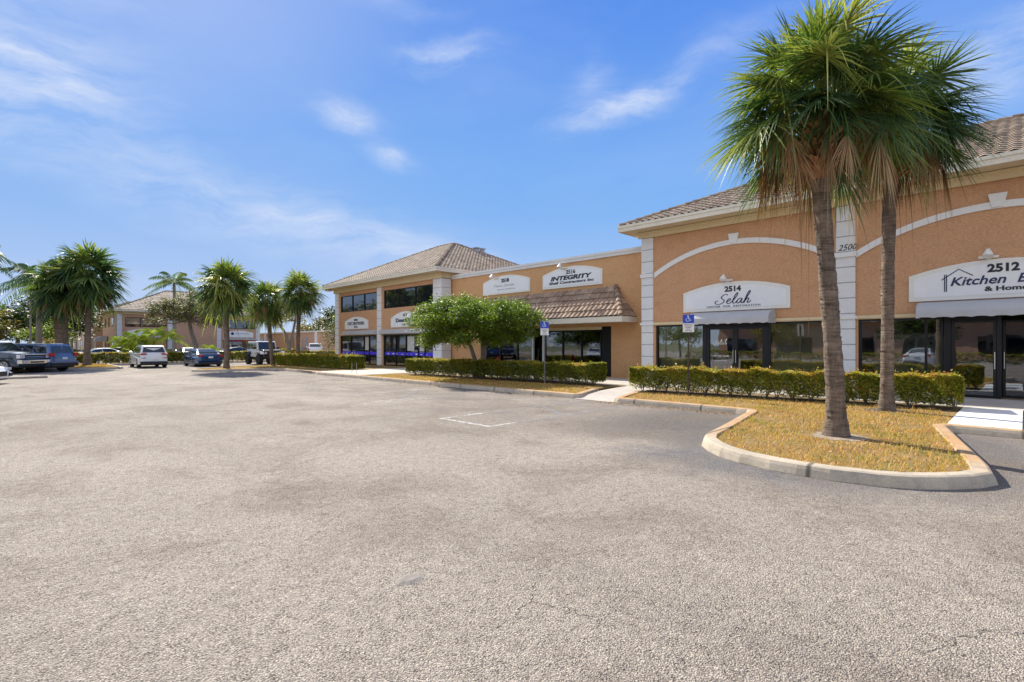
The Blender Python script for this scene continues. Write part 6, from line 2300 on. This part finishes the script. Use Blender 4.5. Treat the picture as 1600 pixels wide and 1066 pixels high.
def grass(name, poly, count, hgt, w, seed, label, z=0.112, xmax=99, bare=()):
    rng = np.random.default_rng(seed)
    P_ = np.array(poly)
    lo, hi = P_.min(0), P_.max(0)
    hi[0] = min(hi[0], xmax)
    P = lo + rng.random((count, 2)) * (hi - lo)
    P = P[poly_mask(P, poly)]
    for (bx, by, br) in bare:
        dd = np.hypot(P[:, 0] - bx, P[:, 1] - by)
        P = P[dd > br * (0.7 + 0.6 * rng.random(len(P)))]
    # patchy cover
    pn = np.sin(P[:, 0] * 2.1 + 1.3 * np.sin(P[:, 1] * 1.7)) * np.sin(P[:, 1] * 2.6 + np.sin(P[:, 0] * 3.1))
    pc = np.sin(P[:, 0] * 17 + 3 * np.sin(P[:, 1] * 13)) * np.sin(P[:, 1] * 19 + 2 * np.sin(P[:, 0] * 11))
    kp = rng.random(len(P)) < 0.66 + 0.24 * pn + 0.30 * pc
    P, pn = P[kp], pn[kp]
    n = len(P)
    a = rng.random(n) * 2 * PI
    h = hgt * (0.35 + 0.8 * rng.random(n) + 0.9 * (rng.random(n) > 0.96))
    bend = (0.3 + 1.1 * rng.random(n)) * h
    dx, dy = np.cos(a), np.sin(a)
    b = np.stack([P[:, 0], P[:, 1], np.full(n, z)], 1)
    s = np.stack([-dy, dx, np.zeros(n)], 1) * (w * (0.6 + 0.8 * rng.random(n)))[:, None]
    mid = b + np.stack([dx * bend * 0.35, dy * bend * 0.35, h * 0.65], 1)
    tip = b + np.stack([dx * bend, dy * bend, h], 1)
    V = np.stack([b - s, b + s, mid + s * 0.7, mid - s * 0.7, tip], 1).reshape(-1, 3)
    i0 = np.arange(n) * 5
    F = np.concatenate([np.stack([i0, i0 + 1, i0 + 2, i0 + 3], 1), np.stack([i0 + 3, i0 + 2, i0 + 4, i0 + 4], 1)])
    # triangles as separate mesh type: drop the degenerate corner by building quads whose last two share a point offset
    V2 = V.copy()
    F2 = np.concatenate([np.stack([i0, i0 + 1, i0 + 2, i0 + 3], 1)])
    T = np.stack([i0 + 3, i0 + 2, i0 + 4], 1)
    me = bpy.data.meshes.new(name)
    me.vertices.add(len(V2)); me.vertices.foreach_set('co', V2.astype(np.float32).ravel())
    tot = F2.size + T.size
    me.loops.add(tot)
    me.loops.foreach_set('vertex_index', np.concatenate([F2.ravel(), T.ravel()]).astype(np.int32))
    me.polygons.add(len(F2) + len(T))
    ls = np.concatenate([np.arange(len(F2)) * 4, F2.size + np.arange(len(T)) * 3]).astype(np.int32)
    lt = np.concatenate([np.full(len(F2), 4), np.full(len(T), 3)]).astype(np.int32)
    me.polygons.foreach_set('loop_start', ls)
    me.polygons.foreach_set('loop_total', lt)
    at = me.attributes.new('rnd', 'FLOAT', 'POINT')
    pt = np.clip(0.46 + 0.22 * pn + 0.14 * np.sin(P[:, 0] * 5.3 + 2 * np.sin(P[:, 1] * 4.1)) + rng.normal(0, 0.24, n), 0, 1)
    at.data.foreach_set('value', np.repeat(1 - pt, 5).astype(np.float32))
    me.update(calc_edges=True)
    o = link_mesh(name, me, 'grass_blade')
    return tagp(o, label, 'grass', None, 'stuff')


grass('dry_grass', isl_in + [(15.0, 9.3), (16.2, 1.5), (13.3, 0.9)], 140000, 0.058, 0.0050, 1, 'dry yellow-green grass on the near planted island', bare=[(10.32, 2.33, 0.55), (15.12, 2.36, 0.4), (12.3, 1.6, 0.22), (9.1, 1.1, 0.16), (11.6, 3.9, 0.25), (8.6, 3.1, 0.14), (13.9, 5.2, 0.3)])
grass('dry_grass', [p for p in kc_in if p[1] < 24.5] + [(12.99, 24.0), (15.3, 24.0), (16.0, 11.0)], 34000, 0.045, 0.007, 2, 'dry grass strip before the long hedge')
grass('dry_grass', [p for p in kc_in if p[1] > 29.7] + [(17, 44), (15.4, 42.0), (15.4, 30.5)], 30000, 0.06, 0.012, 3, 'dry grass on the middle island')
grass('dry_grass', [(2.0, 45.3), (5.6, 45.3), (6.0, 46.0), (6.0, 53.4), (1.5, 53.4)], 16000, 0.06, 0.014, 4, 'dry grass on the left island')


def litter(name, polys, count, seed, label):
    rng = np.random.default_rng(seed)
    Cs = []
    for (x0, x1, y0, y1, z, w) in polys:
        k = int(count * w)
        Cs.append(np.stack([x0 + rng.random(k) * (x1 - x0), y0 + rng.random(k) * (y1 - y0), z + rng.random(k) * 0.012], 1))
    C = np.concatenate(Cs)
    o = leaves_mesh(name, C, 0.05, 'palm_dead', None, rng, up=0.9, aspect=0.35)
    return tagp(o, label, 'leaf litter', None, 'stuff')


litter('leaf_litter', [(14.6, 17.0, 1.0, 9.3, 0.125, 0.34), (8.3, 12.6, 0.9, 3.8, 0.14, 0.16), (12.35, 12.74, 5.0, 9.0, 0.012, 0.2), (12.3, 12.78, 10.5, 20.0, 0.012, 0.14), (14.9, 17.0, 11, 23, 0.125, 0.16)], 2600, 77, 'dry brown leaves scattered under the hedges and along the kerb')


# bare soil rings under the two near palms and the litter strip below the hedges
def patch(name, cx, cy, r, z, mat, seed):
    rr = random.Random(seed)
    pts = [(cx + r * (0.8 + 0.35 * rr.random()) * math.cos(2 * PI * i / 18), cy + r * (0.8 + 0.35 * rr.random()) * math.sin(2 * PI * i / 18)) for i in range(18)]
    sheet(name, pts, z, mat)


flat('sand', (0.30, 0.24, 0.18), 0.95, var=0.3, vscale=6, bump=0.7, bscale=30)
patch('bare_sand', 10.25, 2.25, 0.46, 0.119, 'sand', 1)
patch('bare_soil', 15.1, 2.35, 0.5, 0.119, 'soil', 2)
sheet('bare_soil', [(14.9, 9.2), (16.1, 0.9), (17.28, 0.9 + 0.22), (16.6, 9.3)], 0.1195, 'soil')
sheet('bare_soil', [(15.2, 23.9), (16.0, 11.2), (17.28, 11.2), (16.5, 23.9)], 0.1195, 'soil')
